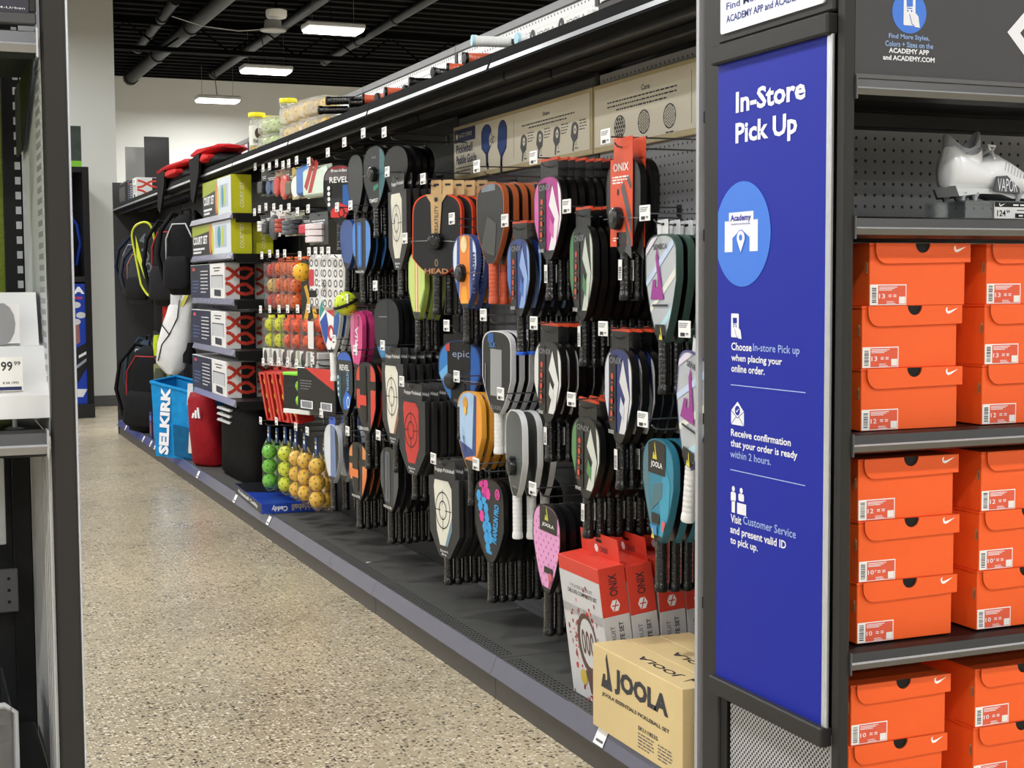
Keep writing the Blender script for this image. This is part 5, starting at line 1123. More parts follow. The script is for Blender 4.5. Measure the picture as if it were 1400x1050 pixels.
bb = thing('boxed_ball_set', 'black and red box of balls with barcodes beside the lime-lidded pouch', 'box', (1.63, 6.157, 0.6898), AISLE+14)
MB().cbox(-.17, .17, -.02, .05, 0, .19, P(22, 22, 24), .003).build('box', bb)
m = MB(); m.flat([(-.1, .19), (.16, .19), (.16, .10)], -.0206, P(206, 56, 46)); m.flat([(-.14, .01), (-.03, .01), (-.03, .045), (-.14, .045)], -.0206, SW); barcode(m, -.13, -.04, .014, .042, -.021, INK, False); m.flat([(.04, .01), (.14, .01), (.14, .045), (.04, .045)], -.0206, SW); barcode(m, .05, .13, .014, .042, -.021, INK, False); lines(m, -.14, -.04, .13, .012, 4, GY, -.0206, .004, False); m.build('print', bb, 0)
small_hook('tagged wire hook of the black and red ball box', bb.location.y, bb.location.z+.2); small_hook('tagged wire hook of the lime-lidded pouch', gp_.location.y, gp_.location.z+.2)
lb = thing('practice_ball', 'lime ball held in a black strap above the bright pink paddle', 'ball', (1.6, 5.6238, 1.1659), AISLE); ball(lb, (0, 0, 0), (196, 216, 40), .048)
MB().tube([(.051*math.cos(a*.3927), .051*math.sin(a*.3927)*.9, .02*math.sin(a*.3927)) for a in range(17)], .006, BLACK, 6).build('strap', lb)

o = MB(); o.add([(-.012, -.006, .0005), (.014, -.004, .003), (.012, .006, .0005), (-.013, .007, .002)], [(0, 1, 2, 3)], WHITE); sc_ = o.build('paper_scrap', None, 0); sc_.location = (1.6747, 5.5952, 0.1225); tag(sc_, 'tiny scrap of white paper lying on the dark deck', 'paper')

# ------------------------------------------------------------------ net boxes on their shelves
SHZ = (1.592, 1.379, 1.135, .865, .597)
shf = []
for i, z in enumerate(SHZ):
    s = thing('rack_shelf', ['topmost', 'second highest', 'middle', 'second lowest', 'lowest'][i]+' black shelf of the five holding the net boxes', 'shelf', (GX-.012, 7.665, z), 0, 'shelves of the net boxes')
    MB().cbox(.014, BX-GX+.008, 0, 1.20, .004, .028, CHARD, .002).build('shelf_deck', s)
    MB().box(.03, BX-GX+.008, -.001, .0, -.02, .028, BLACK).build('end_bracket', s, 0)
    l = MB(); l.add([(0, 0, .004), (0, 1.2, .004), (.014, 1.2, .036), (.014, 0, .036)], [(0, 3, 2, 1)], M((126, 126, 150), .25, var=.06, coat=.4)); l.add([(0, 0, .004), (.016, 0, -.004), (.016, 1.2, -.004), (0, 1.2, .004)], [(0, 1, 2, 3)], CHARD); l.add([(0, 0, .004), (.014, 0, .036), (.016, 0, -.004)], [(0, 1, 2)], M((150, 150, 165), .3)); l.build('price_rail', s, 0)
YB2 = P(206, 206, 40, .5, .1); NVB = P(30, 36, 66, .5, .1); WHB = P(226, 225, 224, .5, .1); RDX = P(206, 62, 44, .5, .1)
def xlogo(m, x0, x1, z0, z1, y, mat):
    w, h = x1-x0, z1-z0
    for f in (lambda t: t, lambda t: 1-t):
        m.line([(x0+p*w, z0+f(q)*h) for p, q in ((-.02, .56), (.16, .62), (.44, .92), (.72, .97), (1, .90))], h*.12, y, mat)
        m.line([(x0+p*w, z0+f(q)*h) for p, q in ((.0, .98), (.18, .90), (.48, .64), (.70, .60), (.80, .64), (1, .84))], h*.12, y-.0002, mat)
def netbox(label, x, y0, z, L, d, h, kind):
    o = thing('net_box', label, 'box', (x, y0+L, z), AISLE, 'boxed nets on the black shelves')
    m = MB(); y = -.0008
    E = Matrix(((0, -1, 0, L+.0006), (1, 0, 0, 0), (0, 0, 1, 0), (0, 0, 0, 1)))      # end face towards the picture
    if kind == 'yellow':
        MB().cbox(0, L, 0, d, 0, h, YB2, .002).build('box', o)
        m.flat([(0, 0), (L*.54, 0), (L*.54, h*.98), (0, h*.98)], y, P(30, 32, 28)); m.flat([(0, h*.6), (L*.54, h*.72), (L*.54, h), (0, h)], y-.0003, P(150, 164, 40)); m.flat([(L*.54, 0.001), (L, .001), (L, h*.98), (L*.54, h*.98)], y, P(214, 222, 232)); m.flat([(L*.62, h*.2), (L*.9, h*.2), (L*.9, h*.8), (L*.62, h*.8)], y-.0003, P(176, 190, 206))
        m.flat(ellipse(L*.72, h*.5, L*.04, h*.3), y-.0006, P(60, 140, 160)); m.flat(ellipse(L*.80, h*.5, L*.03, h*.28), y-.0006, P(190, 206, 60)); m.flat(ellipse(L*.5, h*.5, L*.035, h*.45), y-.0006, P(206, 120, 70)); m.flat(ellipse(L*.56, h*.42, L*.03, h*.4), y-.0009, P(196, 206, 60))
        m.text('COURT SET', .03, L*.42, h*.36, h*.6, y-.0006, SW, .03); lines(m, .03, L*.34, h*.2, h*.1, 2, SW, y-.0006, h*.06, False); m.T = E; m.text('COURT SET', d*.42, d*.62, h*.15, h*.8, 0, P(240, 240, 200), .01, 90)
    else:
        MB().cbox(0, L, 0, d, 0, h, WHB, .002).build('box', o)
        m.flat([(0, .001), (L*.60, .001), (L*.60, h*.985), (0, h*.985)], y, NVB); lines(m, L*.32, L*.54, h*.78, h*.1, 7, WHB, y-.0004, h*.03, False); lines(m, L*.06, L*.26, h*.5, h*.1, 4, P(90, 110, 160), y-.0004, h*.03, False); m.flat([(L*.07, h*.82), (L*.15, h*.82), (L*.15, h*.9), (L*.07, h*.9)], y-.0004, RDX)
        m.flat([(L*.64, h*.32), (L*.96, h*.32), (L*.96, h*.64), (L*.64, h*.64)], y, P(196, 198, 200)); m.line([(L*.64, h*.3), (L*.64, h*.66), (L*.96, h*.66), (L*.96, h*.3)], .006, y-.0004, P(70, 72, 76)); m.flat([(L*.72, h*.1), (L*.90, h*.08), (L*.9, h*.26), (L*.72, h*.28)], y-.0004, P(40, 40, 46)); lines(m, L*.7, L*.9, h*.86, h*.08, 2, INK, y-.0004, .006)
        m.T = E; m.flat([(d*.5, .001), (d*.995, .001), (d*.995, h*.985), (d*.5, h*.985)], 0, P(24, 24, 26)); xlogo(m, d*.05, d*.95, h*.12, h*.88, -.0006, RDX)
    m.build('print', o, 0); return o
BXF = GX+.004
netbox('upper yellow boxed court set with green picture panel', BXF, 7.70, SHZ[0]+.029, .80, .11, .205, 'yellow'); netbox('lower yellow boxed court set under the other yellow one', BXF, 7.72, SHZ[1]+.029, 1.14, .112, .20, 'yellow')
for i, (z, nm) in enumerate(((SHZ[2], 'upper'), (SHZ[3], 'middle'), (SHZ[4], 'lower'))):
    netbox(nm+' of the three white boxes with red cross-shaped logo', BXF-.002, 7.91, z+.029, 1.03, .165, (.20, .205, .20)[i], 'net'); netbox(nm+' of the three boxes standing behind the red-logo boxes', BXF+.172, 7.95, z+.029, 1.0, .165, .195, 'net')
netbox('yellow box behind the lower yellow court set', BXF+.125, 7.76, SHZ[1]+.029, 1.0, .11, .19, 'yellow')

# ------------------------------------------------------------------ bags
def fabric(r, g, b, rough=.75): return M((r, g, b), rough, var=.25, scale=26, bump=.9, spec=.12)
def soft(secs, m, n=18, e=2.6, wob=.02, seed=1):
    """soft body from (z, half width, half depth, x shift, y shift) sections"""
    rnd = random.Random(seed); mb = MB(); vs = []
    for z, w, d, sx, sy in secs:
        for j in range(n):
            a = 2*math.pi*j/n; c, s = math.cos(a), math.sin(a); k = 1+rnd.uniform(-wob, wob)
            vs.append((sx+w*k*math.copysign(abs(c)**(2/e), c), sy+d*k*math.copysign(abs(s)**(2/e), s), z))
    k = len(secs); mb.add(vs, [(i*n+j, i*n+(j+1) % n, (i+1)*n+(j+1) % n, (i+1)*n+j) for i in range(k-1) for j in range(n)]+[tuple(range(n-1, -1, -1)), tuple(range((k-1)*n, k*n))], m)
    return mb
def backpack(label, loc, rz, w, d, h, c1, c2, seed, accent=None, ry=0, cat='bag'):
    o = thing('backpack', label, cat, loc, rz, 'bags at the far end of the rack'); o.rotation_euler = (R(ry), 0, R(rz))
    soft([(0, w*.36, d*.34, 0, 0), (.012*1, w*.46, d*.44, 0, 0), (h*.2, w*.5, d*.5, 0, 0), (h*.5, w*.49, d*.48, 0, 0), (h*.78, w*.45, d*.42, 0, .0), (h*.92, w*.36, d*.34, 0, .005), (h, w*.18, d*.2, 0, .01)], fabric(*c1), seed=seed).build('body', o, 60)
    soft([(h*.08, w*.34, d*.16, 0, -d*.46), (h*.12, w*.40, d*.20, 0, -d*.46), (h*.40, w*.38, d*.18, 0, -d*.46), (h*.48, w*.28, d*.08, 0, -d*.44)], fabric(*c2), seed=seed+1).build('front_pocket', o, 60)
    for s in (-1, 1):
        MB().tube([(s*w*.2, d*.35, h*.95), (s*w*.34, -d*.1, h*1.02), (s*w*.5, -d*.42, h*.8), (s*w*.55, -d*.5, h*.5), (s*w*.48, -d*.35, h*.18)], .016, fabric(*c1), 6).build('shoulder_strap', o, 60)
    MB().tube([(-.04, 0, h*.97), (-.035, 0, h*1.06), (.035, 0, h*1.06), (.04, 0, h*.97)], .009, fabric(*c2), 6).build('carry_handle', o, 60)
    z = MB(); z.tube([(-w*.43, -d*.30, h*.3), (-w*.40, -d*.34, h*.7), (-w*.2, -d*.34, h*.88), (w*.2, -d*.34, h*.88), (w*.40, -d*.34, h*.7), (w*.43, -d*.3, h*.3)], .005, M(accent or (90, 90, 92), .5), 5); z.build('zipper', o, 60)
    return o
backpack('dark navy backpack with grey shoulder straps, hung highest at the far end', (1.74, 12.15, 1.17), AISLE+30, .34, .22, .46, (30, 38, 58), (20, 24, 36), 3, (150, 150, 156))
backpack('grey and black backpack hung behind the yellow-rimmed cover', (1.70, 11.72, 1.10), AISLE+40, .28, .20, .44, (52, 54, 58), (28, 28, 30), 5, (190, 130, 100))
backpack('black backpack with red piping hung under the top shelf', (1.68, 10.25, 1.10), AISLE+30, .34, .2, .58, (20, 20, 22), (30, 30, 33), 7, (190, 40, 40))
backpack('black backpack with pale zipper hung beside the yellow court sets', (1.66, 9.55, 1.18), AISLE+34, .30, .2, .52, (16, 16, 18), (24, 24, 27), 9, (200, 200, 205))
backpack('large black backpack with red tabs standing low at the far end', (1.70, 11.35, .124), AISLE+36, .50, .26, .66, (18, 18, 20), (24, 24, 26), 11, (176, 44, 50))
backpack('steel blue backpack behind the large black one', (1.78, 12.1, .18), AISLE+20, .36, .24, .62, (44, 58, 72), (26, 32, 40), 13, (200, 204, 208))
st = thing('shoe_bag', 'black bag with three white stripes in the shade under the lowest net shelf', 'bag', (1.80, 8.30, .124), AISLE+2, 'bags at the far end of the rack'); q = MB()
soft([(0, .42, .09, 0, 0), (.02, .45, .11, 0, 0), (.3, .45, .11, 0, 0), (.40, .43, .10, 0, 0), (.44, .38, .06, 0, 0)], fabric(7, 7, 8), e=5, seed=15, wob=.01).build('body', st, 60)  # black fabric darkened further, the shelf's shade put into its colour
for k in range(3): q.prism([(-.42, .385-.036*k), (-.10, .385-.036*k), (-.07, .40-.036*k), (-.39, .40-.036*k)], -.116, -.09, SW)
q.build('stripe_set', st, 0)
cv = thing('paddle_cover', 'black paddle cover with bright yellow rim hanging at a slant', 'bag', (1.62, 10.5698, 1.183), AISLE+30, 'bags at the far end of the rack'); cv.rotation_euler = (0, R(-14), R(AISLE+34))
oc = outline(.22, 0, .52, .05, .1, 2.4, .1); MB().prism(oc, -.03, .03, fabric(40, 42, 40)).build('body', cv, 40)
ed = MB(); ed.tube([(x, -.03, z) for x, z in oc]+[(oc[0][0], -.03, oc[0][1])], .009, P(206, 214, 40), 6); ed.build('rim', cv, 60)
m = MB(); m.text('JOOLA', -.04, .05, .12, .44, -.031, P(90, 100, 110), .03, 90); m.flat([(-.1, .3), (-.06, .12), (-.04, .12), (-.07, .45)], -.0306, P(196, 206, 50)); m.build('print', cv, 0)
for i, (px, lab) in enumerate(((232, 'red grip wrap hanging beside the white bag'), (243, 'white and grey glove pack hanging above the white bag'), (226, 'black mesh pouch hanging under the yellow-rimmed cover'))):
    L_ = ((1.660, 10.310, 0.939), (1.660, 9.970, 0.998), (1.660, 10.569, 0.906))[i]
    o = thing('hanging_pouch', lab, 'bag', L_, AISLE+30, 'small goods beside the white bag')
    c = ((190, 48, 44), (206, 208, 212), (26, 26, 28))[i]; soft([(0, .05, .02, 0, 0), (.02, .06+.03*(i == 2), .03, 0, 0), (.26, .05+.04*(i == 2), .03, 0, 0), (.32, .03, .015, 0, 0)], fabric(*c), seed=20+i).build('pouch', o, 60); MB().tube([(0, 0, .31), (0, .02, .37), (0, .1, .38)], .005, BLACK, 5).build('loop', o)
wb = thing('sling_bag', 'crumpled white sling bag hanging above the blue tote', 'bag', (1.64, 10.0438, 0.6374), AISLE+40, 'bags at the far end of the rack'); wb.rotation_euler = (0, R(9), R(AISLE+40))
soft([(0, .05, .03, -.02, 0), (.06, .11, .06, -.03, 0), (.2, .13, .08, -.02, 0), (.34, .12, .08, .0, 0), (.46, .10, .07, .02, 0), (.56, .06, .04, .05, 0), (.62, .03, .02, .08, 0)], M((222, 223, 224), .5, var=.12, scale=14, bump=1.0), wob=.09, seed=31).build('body', wb, 60)
MB().tube([(-.1, -.06, .08), (-.06, -.085, .2), (.0, -.09, .28), (.05, -.085, .4), (.04, -.07, .52)], .004, BLACK, 5).build('piping', wb); MB().tube([(.0, -.09, .28), (-.08, -.08, .33), (-.11, -.05, .4)], .004, BLACK, 5).build('piping', wb)
MB().prism([(.02, .45), (.05, .44), (.12, .60), (.10, .61)], -.06, -.05, P(206, 200, 90)).build('strap', wb, 0); soft([(.1, .05, .03, .1, 0), (.16, .06, .04, .1, 0), (.24, .04, .03, .1, 0)], fabric(22, 22, 24), seed=33).build('dark_pad', wb, 60)
# blue tote
tt = thing('tote_bag', 'bright blue tote bag with white vertical lettering on the deck', 'bag', (1.66, 9.5631, 0.1937), AISLE+48, 'bags at the far end of the rack')
tt.location.z = .124; tt.rotation_euler = (0, R(4), R(AISLE+46))
CY = fabric(30, 140, 206, .6); CYD = fabric(24, 92, 136, .6)
b = MB(); w0, w1, h, d = .19, .235, .50, .12
b.add([(-w0, -d, 0), (w0, -d, 0), (w0, d, 0), (-w0, d, 0), (-w1, -d-.02, h*.96), (w1*.7, -d-.03, h*.86), (w1*.7, d+.02, h*.9), (-w1, d+.02, h)], [(0, 3, 2, 1), (0, 1, 5, 4), (1, 2, 6, 5), (2, 3, 7, 6), (3, 0, 4, 7)], CY); b.build('body', tt, 0)
MB().tube([(-w1, -d-.02, h*.96), (w1*.7, -d-.03, h*.86), (w1*.7, d+.02, h*.9), (-w1, d+.02, h), (-w1, -d-.02, h*.96)], .012, CY, 8).build('rim', tt, 60)
MB().prism([(-.03, .02), (w0-.005, .01), (w0+.0, .20), (-.05, .22)], -d-.025, -d-.016, CYD).build('pocket', tt, 0)
m = MB(); m.text('SELKIRK', -.15, -.075, .02, .46, -d-.028, SW, .05, 90); m.build('lettering', tt, 0)
MB().prism(rrect(.08, .15, .05, .19, .006, 2), -d-.034, -d-.03, P(226, 214, 206)).build('hang_tag', tt, 0); MB().prism(rrect(.06, .10, .36, .50, .006, 2), -d-.04, -d-.036, P(214, 216, 218)).build('hang_tag', tt, 0)
rb = thing('shoe_bag', 'narrow red bag with a white triangle mark beside the blue tote', 'bag', (1.69, 9.061, 0.2338), AISLE+30, 'bags at the far end of the rack'); rb.location.z = .124
soft([(0, .10, .06, 0, 0), (.02, .12, .08, 0, 0), (.25, .12, .08, -.03, 0), (.40, .10, .06, -.07, 0), (.45, .07, .03, -.09, 0)], fabric(140, 20, 30, .6), seed=41).build('body', rb, 60)
m = MB(); 
for k in range(3): m.prism([(-.06+k*.03, .30), (-.045+k*.03, .30), (-.045+k*.02+.01, .33+k*.018), (-.055+k*.02+.005, .33+k*.018)], -.09, -.084, SW)
m.build('mark', rb, 0)
for i in range(4):
    o = thing('grip_box', ['small blue-topped box at the deck edge beside the blue tote', 'small red and navy box, second from the deck edge boxes', 'small red and black box in the row before the blue tote', 'small dark box touching the blue tote'][i], 'box', [(1.600, 10.897, .1235), (1.600, 10.720, .1235), (1.600, 10.548, .1235), (1.600, 10.381, .1235)][i], AISLE, 'small boxes beside the blue tote')
    MB().cbox(-.05, .05, 0, .09, 0, .19-.012*i, P(*((34, 44, 92), (44, 40, 84), (60, 30, 36), (30, 34, 44))[i]), .002).build('box', o)
    m = MB(); m.flat([(-.045, .13), (.045, .13), (.045, .165), (-.045, .165)], -.0006, P(*((60, 120, 206), (206, 60, 60), (206, 70, 50), (90, 110, 150))[i])); lines(m, -.04, .04, .10, .02, 4, P(206, 90, 80), -.0006, .008); m.build('print', o, 0)
pk = thing('glove_pack', 'olive and yellow glove pack hanging above the blue tote', 'accessory pack', (1.66, 10.6894, 0.5163), AISLE+30); MB().prism(rrect(-.09, .09, 0, .16, .01, 2), -.004, .004, P(120, 126, 84)).build('card', pk, 0); soft([(.02, .05, .02, 0, -.02), (.08, .06, .025, 0, -.02), (.13, .04, .02, 0, -.02)], fabric(70, 74, 60), seed=51).build('glove', pk, 60)
pk = thing('glove_pack', 'black and lime glove pack hanging beside the large black backpack', 'accessory pack', (1.66, 10.7618, 0.7144), AISLE+30); MB().prism(rrect(-.07, .07, 0, .2, .01, 2), -.004, .004, P(30, 32, 30)).build('card', pk, 0); soft([(.02, .03, .02, 0, -.02), (.1, .04, .025, 0, -.02), (.17, .03, .02, 0, -.02)], fabric(180, 196, 40), seed=53).build('glove', pk, 60)

# ------------------------------------------------------------------ on the top shelf
TS = 1.8925
o = netbox('small white box with red logo on the far end of the top shelf', 1.60, 11.35, TS, .46, .24, .17, 'net')
dk_ = thing('tote_box', 'dark boxed bag standing last on the top shelf', 'box', (1.60, 12.35, TS), AISLE); MB().cbox(0, .42, 0, .2, 0, .19, P(44, 44, 46), .02).build('box', dk_); q = MB(); lines(q, .05, .37, .13, .018, 6, GY, -.0006, .008); q.build('print', dk_, 0)
def slump(label, Y, L, seed, rim, dark):
    o = thing('duffel_bag', label, 'bag', (1.70, Y, TS), AISLE, 'bags at the far end of the rack')
    T = Matrix.Rotation(R(90), 4, 'Y') @ Matrix.Translation((-.052, 0, -L/2))
    def lay(secs, mat, sd, off=(0, 0, 0)):
        q = soft(secs, mat, wob=.14, seed=sd, n=22); q.v = [tuple(Matrix.Translation(off) @ T @ Vector(v)) for v in q.v]; return q
    lay([(0, .012, .05, 0, 0), (.04, .045, .10, 0, 0), (L*.3, .052, .12, 0, 0), (L*.55, .05, .115, 0, 0), (L*.8, .045, .10, 0, 0), (L, .012, .05, 0, 0)], dark, seed).build('body', o, 60)
    lay([(0, .01, .06, 0, 0), (.05, .022, .11, 0, 0), (L*.4, .026, .12, 0, 0), (L*.8, .022, .10, 0, 0), (L*.92, .008, .05, 0, 0)], rim, seed+1, (0, -.005, .075)).build('red_flap', o, 60)
    lay([(0, .008, .03, 0, 0), (.04, .022, .05, 0, 0), (L*.35, .024, .05, 0, 0), (L*.42, .008, .03, 0, 0)], rim, seed+2, (L*.36, -.10, .02)).build('red_flap', o, 60)
    for k, x in enumerate((-L*.1,)):
        MB().prism([(x-.16, .09), (x+.18, .10), (x+.15, .0), (x-.03, -.17), (x-.12, -.14), (x-.13, .0)], -.152, -.138, dark).build('dangling_strap', o, 0)
RBF = fabric(196, 34, 38, .6); BKF = fabric(15, 15, 17)
slump('slumped red and black bag lying on the top shelf, farther one', 9.75, 1.25, 61, RBF, BKF); slump('smaller slumped red and black bag nearer on the top shelf', 8.55, .8, 67, RBF, BKF)
# tubes of balls
CANF = clear_plastic((250, 252, 246), .3, .08, .12)
for i, (c, lab) in enumerate((((1.64, 7.3476, 1.9408), 'clear ball tube with yellow cap, farthest of three on the top shelf'), ((1.7, 7.2993, 1.9457), 'clear ball tube with yellow cap partly behind the ball packs'), ((1.74, 7.0927, 1.9711), 'clear ball tube with yellow cap standing tallest behind the ball packs'))):
    o = thing('ball_tube', lab, 'ball tube', (c[0], c[1], TS), 0, 'yellow capped ball tubes'); hh = (.205, .185, .25)[i]
    MB().lathe([(.0, 0), (.040, 0), (.040, hh), (.036, hh)], CANF, n=20).build('tube', o, 50); MB().lathe([(.0, hh-.012), (.043, hh-.012), (.044, hh-.008), (.044, hh+.006), (.041, hh+.01), (0, hh+.01)], P(236, 224, 30), n=20).build('cap', o, 50)
    for k in range(2): ball(o, (0, 0, .04+k*.075), ((240, 200, 60), (200, 226, 120), (236, 210, 60))[i])
    MB().lathe([(.0405, .05), (.041, .05), (.041, .15), (.0405, .15)], P(225, 225, 215), n=20).build('wrap_label', o, 50)
    q = MB(); q.text('FRANKLIN', -.03, .03, .06, .08, -.0418, INK, .02); q.flat(ellipse(0, .11, .022, .028, 14), -.0416, P(80, 60, 56)); q.build('print', o, 0)
CP = [(1.610, 7.051), (1.660, 7.079), (1.610, 6.603), (1.620, 6.466), (1.620, 6.295), (1.640, 6.221)]
for i, (X, Y) in enumerate(CP):
    for lv in range(2 if i > 1 else (2 if i == 0 else 1)):
        lime_ = i < 2
        o = thing('ball_carton', 'clear pack of '+('pale lime' if lime_ else 'yellow')+' balls on the top shelf, '+['end', 'second', 'third', 'fourth', 'fifth', 'nearest'][i]+' stack, '+('upper' if lv else 'lower')+' layer', 'ball pack', (X, Y, TS+lv*.083), AISLE+12, 'clear ball packs on the top shelf')
        cc = (206, 226, 150) if lime_ else (240, 200, 70)
        for k in range(2): ball(o, (-.04+.08*k, .045, .04), cc)
        MB().cbox(-.085, .085, 0, .085, .0, .08, clear_plastic((255, 255, 250), .08, .2, .2), .01).build('shell', o)
# paddles lying with their grips over the shelf edge
def lying(label, X, Y, z, rz, gm, cap, tilt=0):
    o = thing('lying_paddle', label, 'paddle', (X, Y, z), 0, 'paddles lying on the top shelf'); o.matrix_world = Matrix.Translation((X, Y, z)) @ Matrix.Rotation(R(rz), 4, 'Z') @ Matrix.Rotation(R(90+tilt), 4, 'Y')
    g = grip(o, .125, gm, cap); out = outline(.19, .121, .36, .015, .075, 2.5, .07)
    b = MB(); b.T = Matrix.Rotation(R(90), 4, 'Z'); b.prism(out, -.007, .007, K2, K); b.build('face', o, 0)
OG = M((206, 92, 58), .4, var=.2, scale=90, coat=.4); BG = GRIPB; LBC = M((170, 210, 226), .4)
WG = M((226, 228, 226), .5, var=.05)
gl = [(4.196, 1.980), (3.871, 1.936), (4.345, 1.951), (4.260, 1.937), (4.454, 1.932), (4.626, 1.944), (4.803, 1.933), (5.121, 1.940), (4.933, 1.924), (5.362, 1.942), (5.221, 1.931), (5.964, 2.007), (6.001, 1.972), (5.581, 1.954)]
gd = ['white grip with pale blue end stacked highest on the top shelf', 'white grip with pale blue end nearest on the top shelf', 'orange grip lying just behind the thick orange one', 'thick orange grip under the white grip on the top shelf', 'short orange grip beside the long black grip on the shelf', 'long black grip pointing over the middle of the shelf edge', 'black grip in loose plastic on the top shelf', 'orange grip beside the shelf upright', 'black grip beside the upright and the orange grip', 'orange grip farthest along the top shelf', 'second orange grip overlapping the farthest one', 'upper black grip beside the clear ball packs', 'lower black grip beside the clear ball packs', 'black grip in plastic between ball packs and orange grips']
gmm = [WG, WG, OG, OG, OG, BG, BG, OG, BG, OG, OG, BG, BG, BG]
for i, ((Y, z), lab) in enumerate(zip(gl, gd)): lying('paddle lying with '+lab, 1.60+.012*(i % 3), Y, max(z, 1.913)-.002, (-8, 4, -14, 6, -22, 12, -10, -6, 10, -16, 14, -30, -26, -18)[i], gmm[i], LBC if i < 2 else K, 0)
for i, c in enumerate(((1.64, 3.6789, 1.9396), (1.64, 3.487, 1.9384))):
    o = thing('white_sleeve', ['white paddle sleeve with black mark on the top shelf, farther one', 'white paddle sleeve with black mark on the top shelf, nearer one'][i], 'sleeve', (1.61, c[1], TS), AISLE, 'white sleeves on the top shelf'); MB().cbox(-.10, .10, 0, .2, 0, .05, WH, .01).build('sleeve', o); m = MB(); m.flat(ellipse(-.07, .026, .02, .022, 14), -.0006, K); joola_mark(m, -.078, .014, .02, -.0012, SW); m.text('JOOLA', -.04, .08, .014, .036, -.0006, GY, .02); m.build('print', o, 0)
o = thing('black_sleeve', 'black paddle sleeve at the near end of the top shelf', 'sleeve', (1.62, 3.2429, TS), AISLE); MB().cbox(-.12, .12, 0, .2, 0, .055, P(40, 30, 28), .01).build('sleeve', o)

# panels standing beyond the far end of the rack
for px0, px1, yt, Yp, c, lab in ((197, 231, 186, 13.6, (52, 52, 56), 'dark upright sign panel beyond the far end of the rack'), (171, 198, 200, 13.9, (150, 152, 150), 'pale grey upright panel beyond the far end of the rack')):
    pass
PNL = [(1.999, 2.221, 2.595), (1.868, 2.054, 2.525)]
for (xa, xb, zt), yy, c, lab in zip(PNL, (13.6, 13.9), ((50, 50, 54), (150, 152, 150)), ('dark upright sign panel beyond the far end of the rack', 'pale grey upright panel beyond the far end of the rack')):
    o = thing('sign_panel', lab, 'sign', (xa, yy, 0), 0); MB().cbox(0, xb-xa, 0, .02, .0, zt, P(*c), .003).build('panel', o); MB().cbox(0, xb-xa, -.1, .12, 0, .02, CHARD, .003).build('foot', o)

# ------------------------------------------------------------------ the rack end across the aisle
LX1 = .217
le = thing('endcap_rack', 'dark rack end across the aisle with a white glove stand', 'rack', (LX1, EY, 0))
def lp(mb, name, smooth=35, par=None):
    o = mb.build(name, None, smooth); o.parent = par or le
    if par is None: o.matrix_parent_inverse = Matrix.Translation((-LX1, -EY, 0))
    return o
LX0 = LX1-ENDW
PANELW = M((228, 231, 234), .4, var=.03)
for x in (LX0, LX1-.034): lp(MB().cbox(x, x+.033, EY, EY+.03, 0, 2.2, M((46, 44, 42), .5, var=.05, spec=.3), .003), 'front_post')
lp(MB().cbox(LX1-.001, LX1+.003, EY+.004, EY+.03, 0, 2.2, M((225, 228, 232), .25, .5), .001), 'edge_strip')
lp(MB().box(LX1-.034, LX1-.030, EY+.03, 2.69, 1.02, 2.2, PANELW), 'side_panel', 0); lp(MB().box(LX1-.034, LX1-.030, EY+.03, 2.69, 0, 1.0, M((238, 238, 236), .4, var=.03)), 'side_panel', 0)
for z0, z1 in ((0, 1.0),):
    for k in range(4): lp(MB().box(LX1-.0365, LX1-.034, EY+.06+k*.035, EY+.072+k*.035, z0, z1, M((188, 188, 186), .4)), 'side_rib', 0)
sl = MB(); z = 1.05
while z < 1.6: sl.box(LX1-.0352, LX1-.034, EY+.05, EY+.13, z, z+.008, M((160, 164, 168), .5)); z += .0165
o = lp(sl, 'slot_strip', 0); o['kind'] = 'stuff'
lp(MB().cbox(LX1-.066, LX1-.0345, 2.655, 2.688, 0, 2.2, BLACK, .002), 'rear_upright')
us = MB(); z = 1.06
while z < 1.7: us.box(LX1-.046, LX1-.037, 2.6535, 2.655, z, z+.0127, M((196, 198, 200), .4)); z += .0254
o = lp(us, 'upright_slots', 0); o['kind'] = 'stuff'
lp(MB().box(LX0+.02, LX1-.038, 2.69, 2.70, 0, 2.2, PEGD), 'back_panel', 0)
lp(MB().box(LX0+.02, LX1-.066, 2.66, 2.67, .99, 1.60, M((122, 140, 44), .9, var=.25, scale=160, bump=.6)), 'turf_panel', 0)
for z, dp in ((1.572, .30), (.998, .44), (.45, .44), (.10, .44)):
    s = lp(MB().cbox(LX0+.036, LX1-.040, EY+.02, EY+dp, z+.004, z+.03, CHARD, .002), 'shelf'); l = MB(); x0, x1 = LX0+.036, LX1-.042
    for ya, za, yb, zb, m_ in ((.022, .034, .004, .030, CHARD), (.004, .030, .000, .014, M((62, 62, 64), .35, .3)), (.000, .014, -.004, .011, RAILB), (-.004, .011, .000, .0, M((150, 150, 152), .3, .6)), (.000, .0, .022, -.006, CHARD)):
        l.add([(x0, EY+ya, z+za), (x1, EY+ya, z+za), (x1, EY+yb, z+zb), (x0, EY+yb, z+zb)], [(0, 3, 2, 1)], m_)
    l.box(x1, x1+.003, EY-.005, EY+.024, z-.006, z+.035, M((190, 190, 190), .35, .4)); o = l.build('shelf_lip', None, 0); o.parent = s
lp(MB().prism([(0, 1.57), (.0, 1.57), (.0, 1.57)], 0, .001, BLACK), 'bracket', 0) if False else None
br = MB(); br.T = Matrix(((0, 1, 0, 0), (1, 0, 0, 0), (0, 0, 1, 0), (0, 0, 0, 1))); br.prism([(EY+.03, 1.572), (2.50, 1.46), (2.62, 1.46), (2.62, 1.572)], LX1-.045, LX1-.042, M((10, 10, 11), .6)); lp(br, 'shelf_bracket', 0)
hd2 = thing('header_board', 'dark header board with tiny white print across the aisle', 'sign', (0, EY+.005, 0), 0)
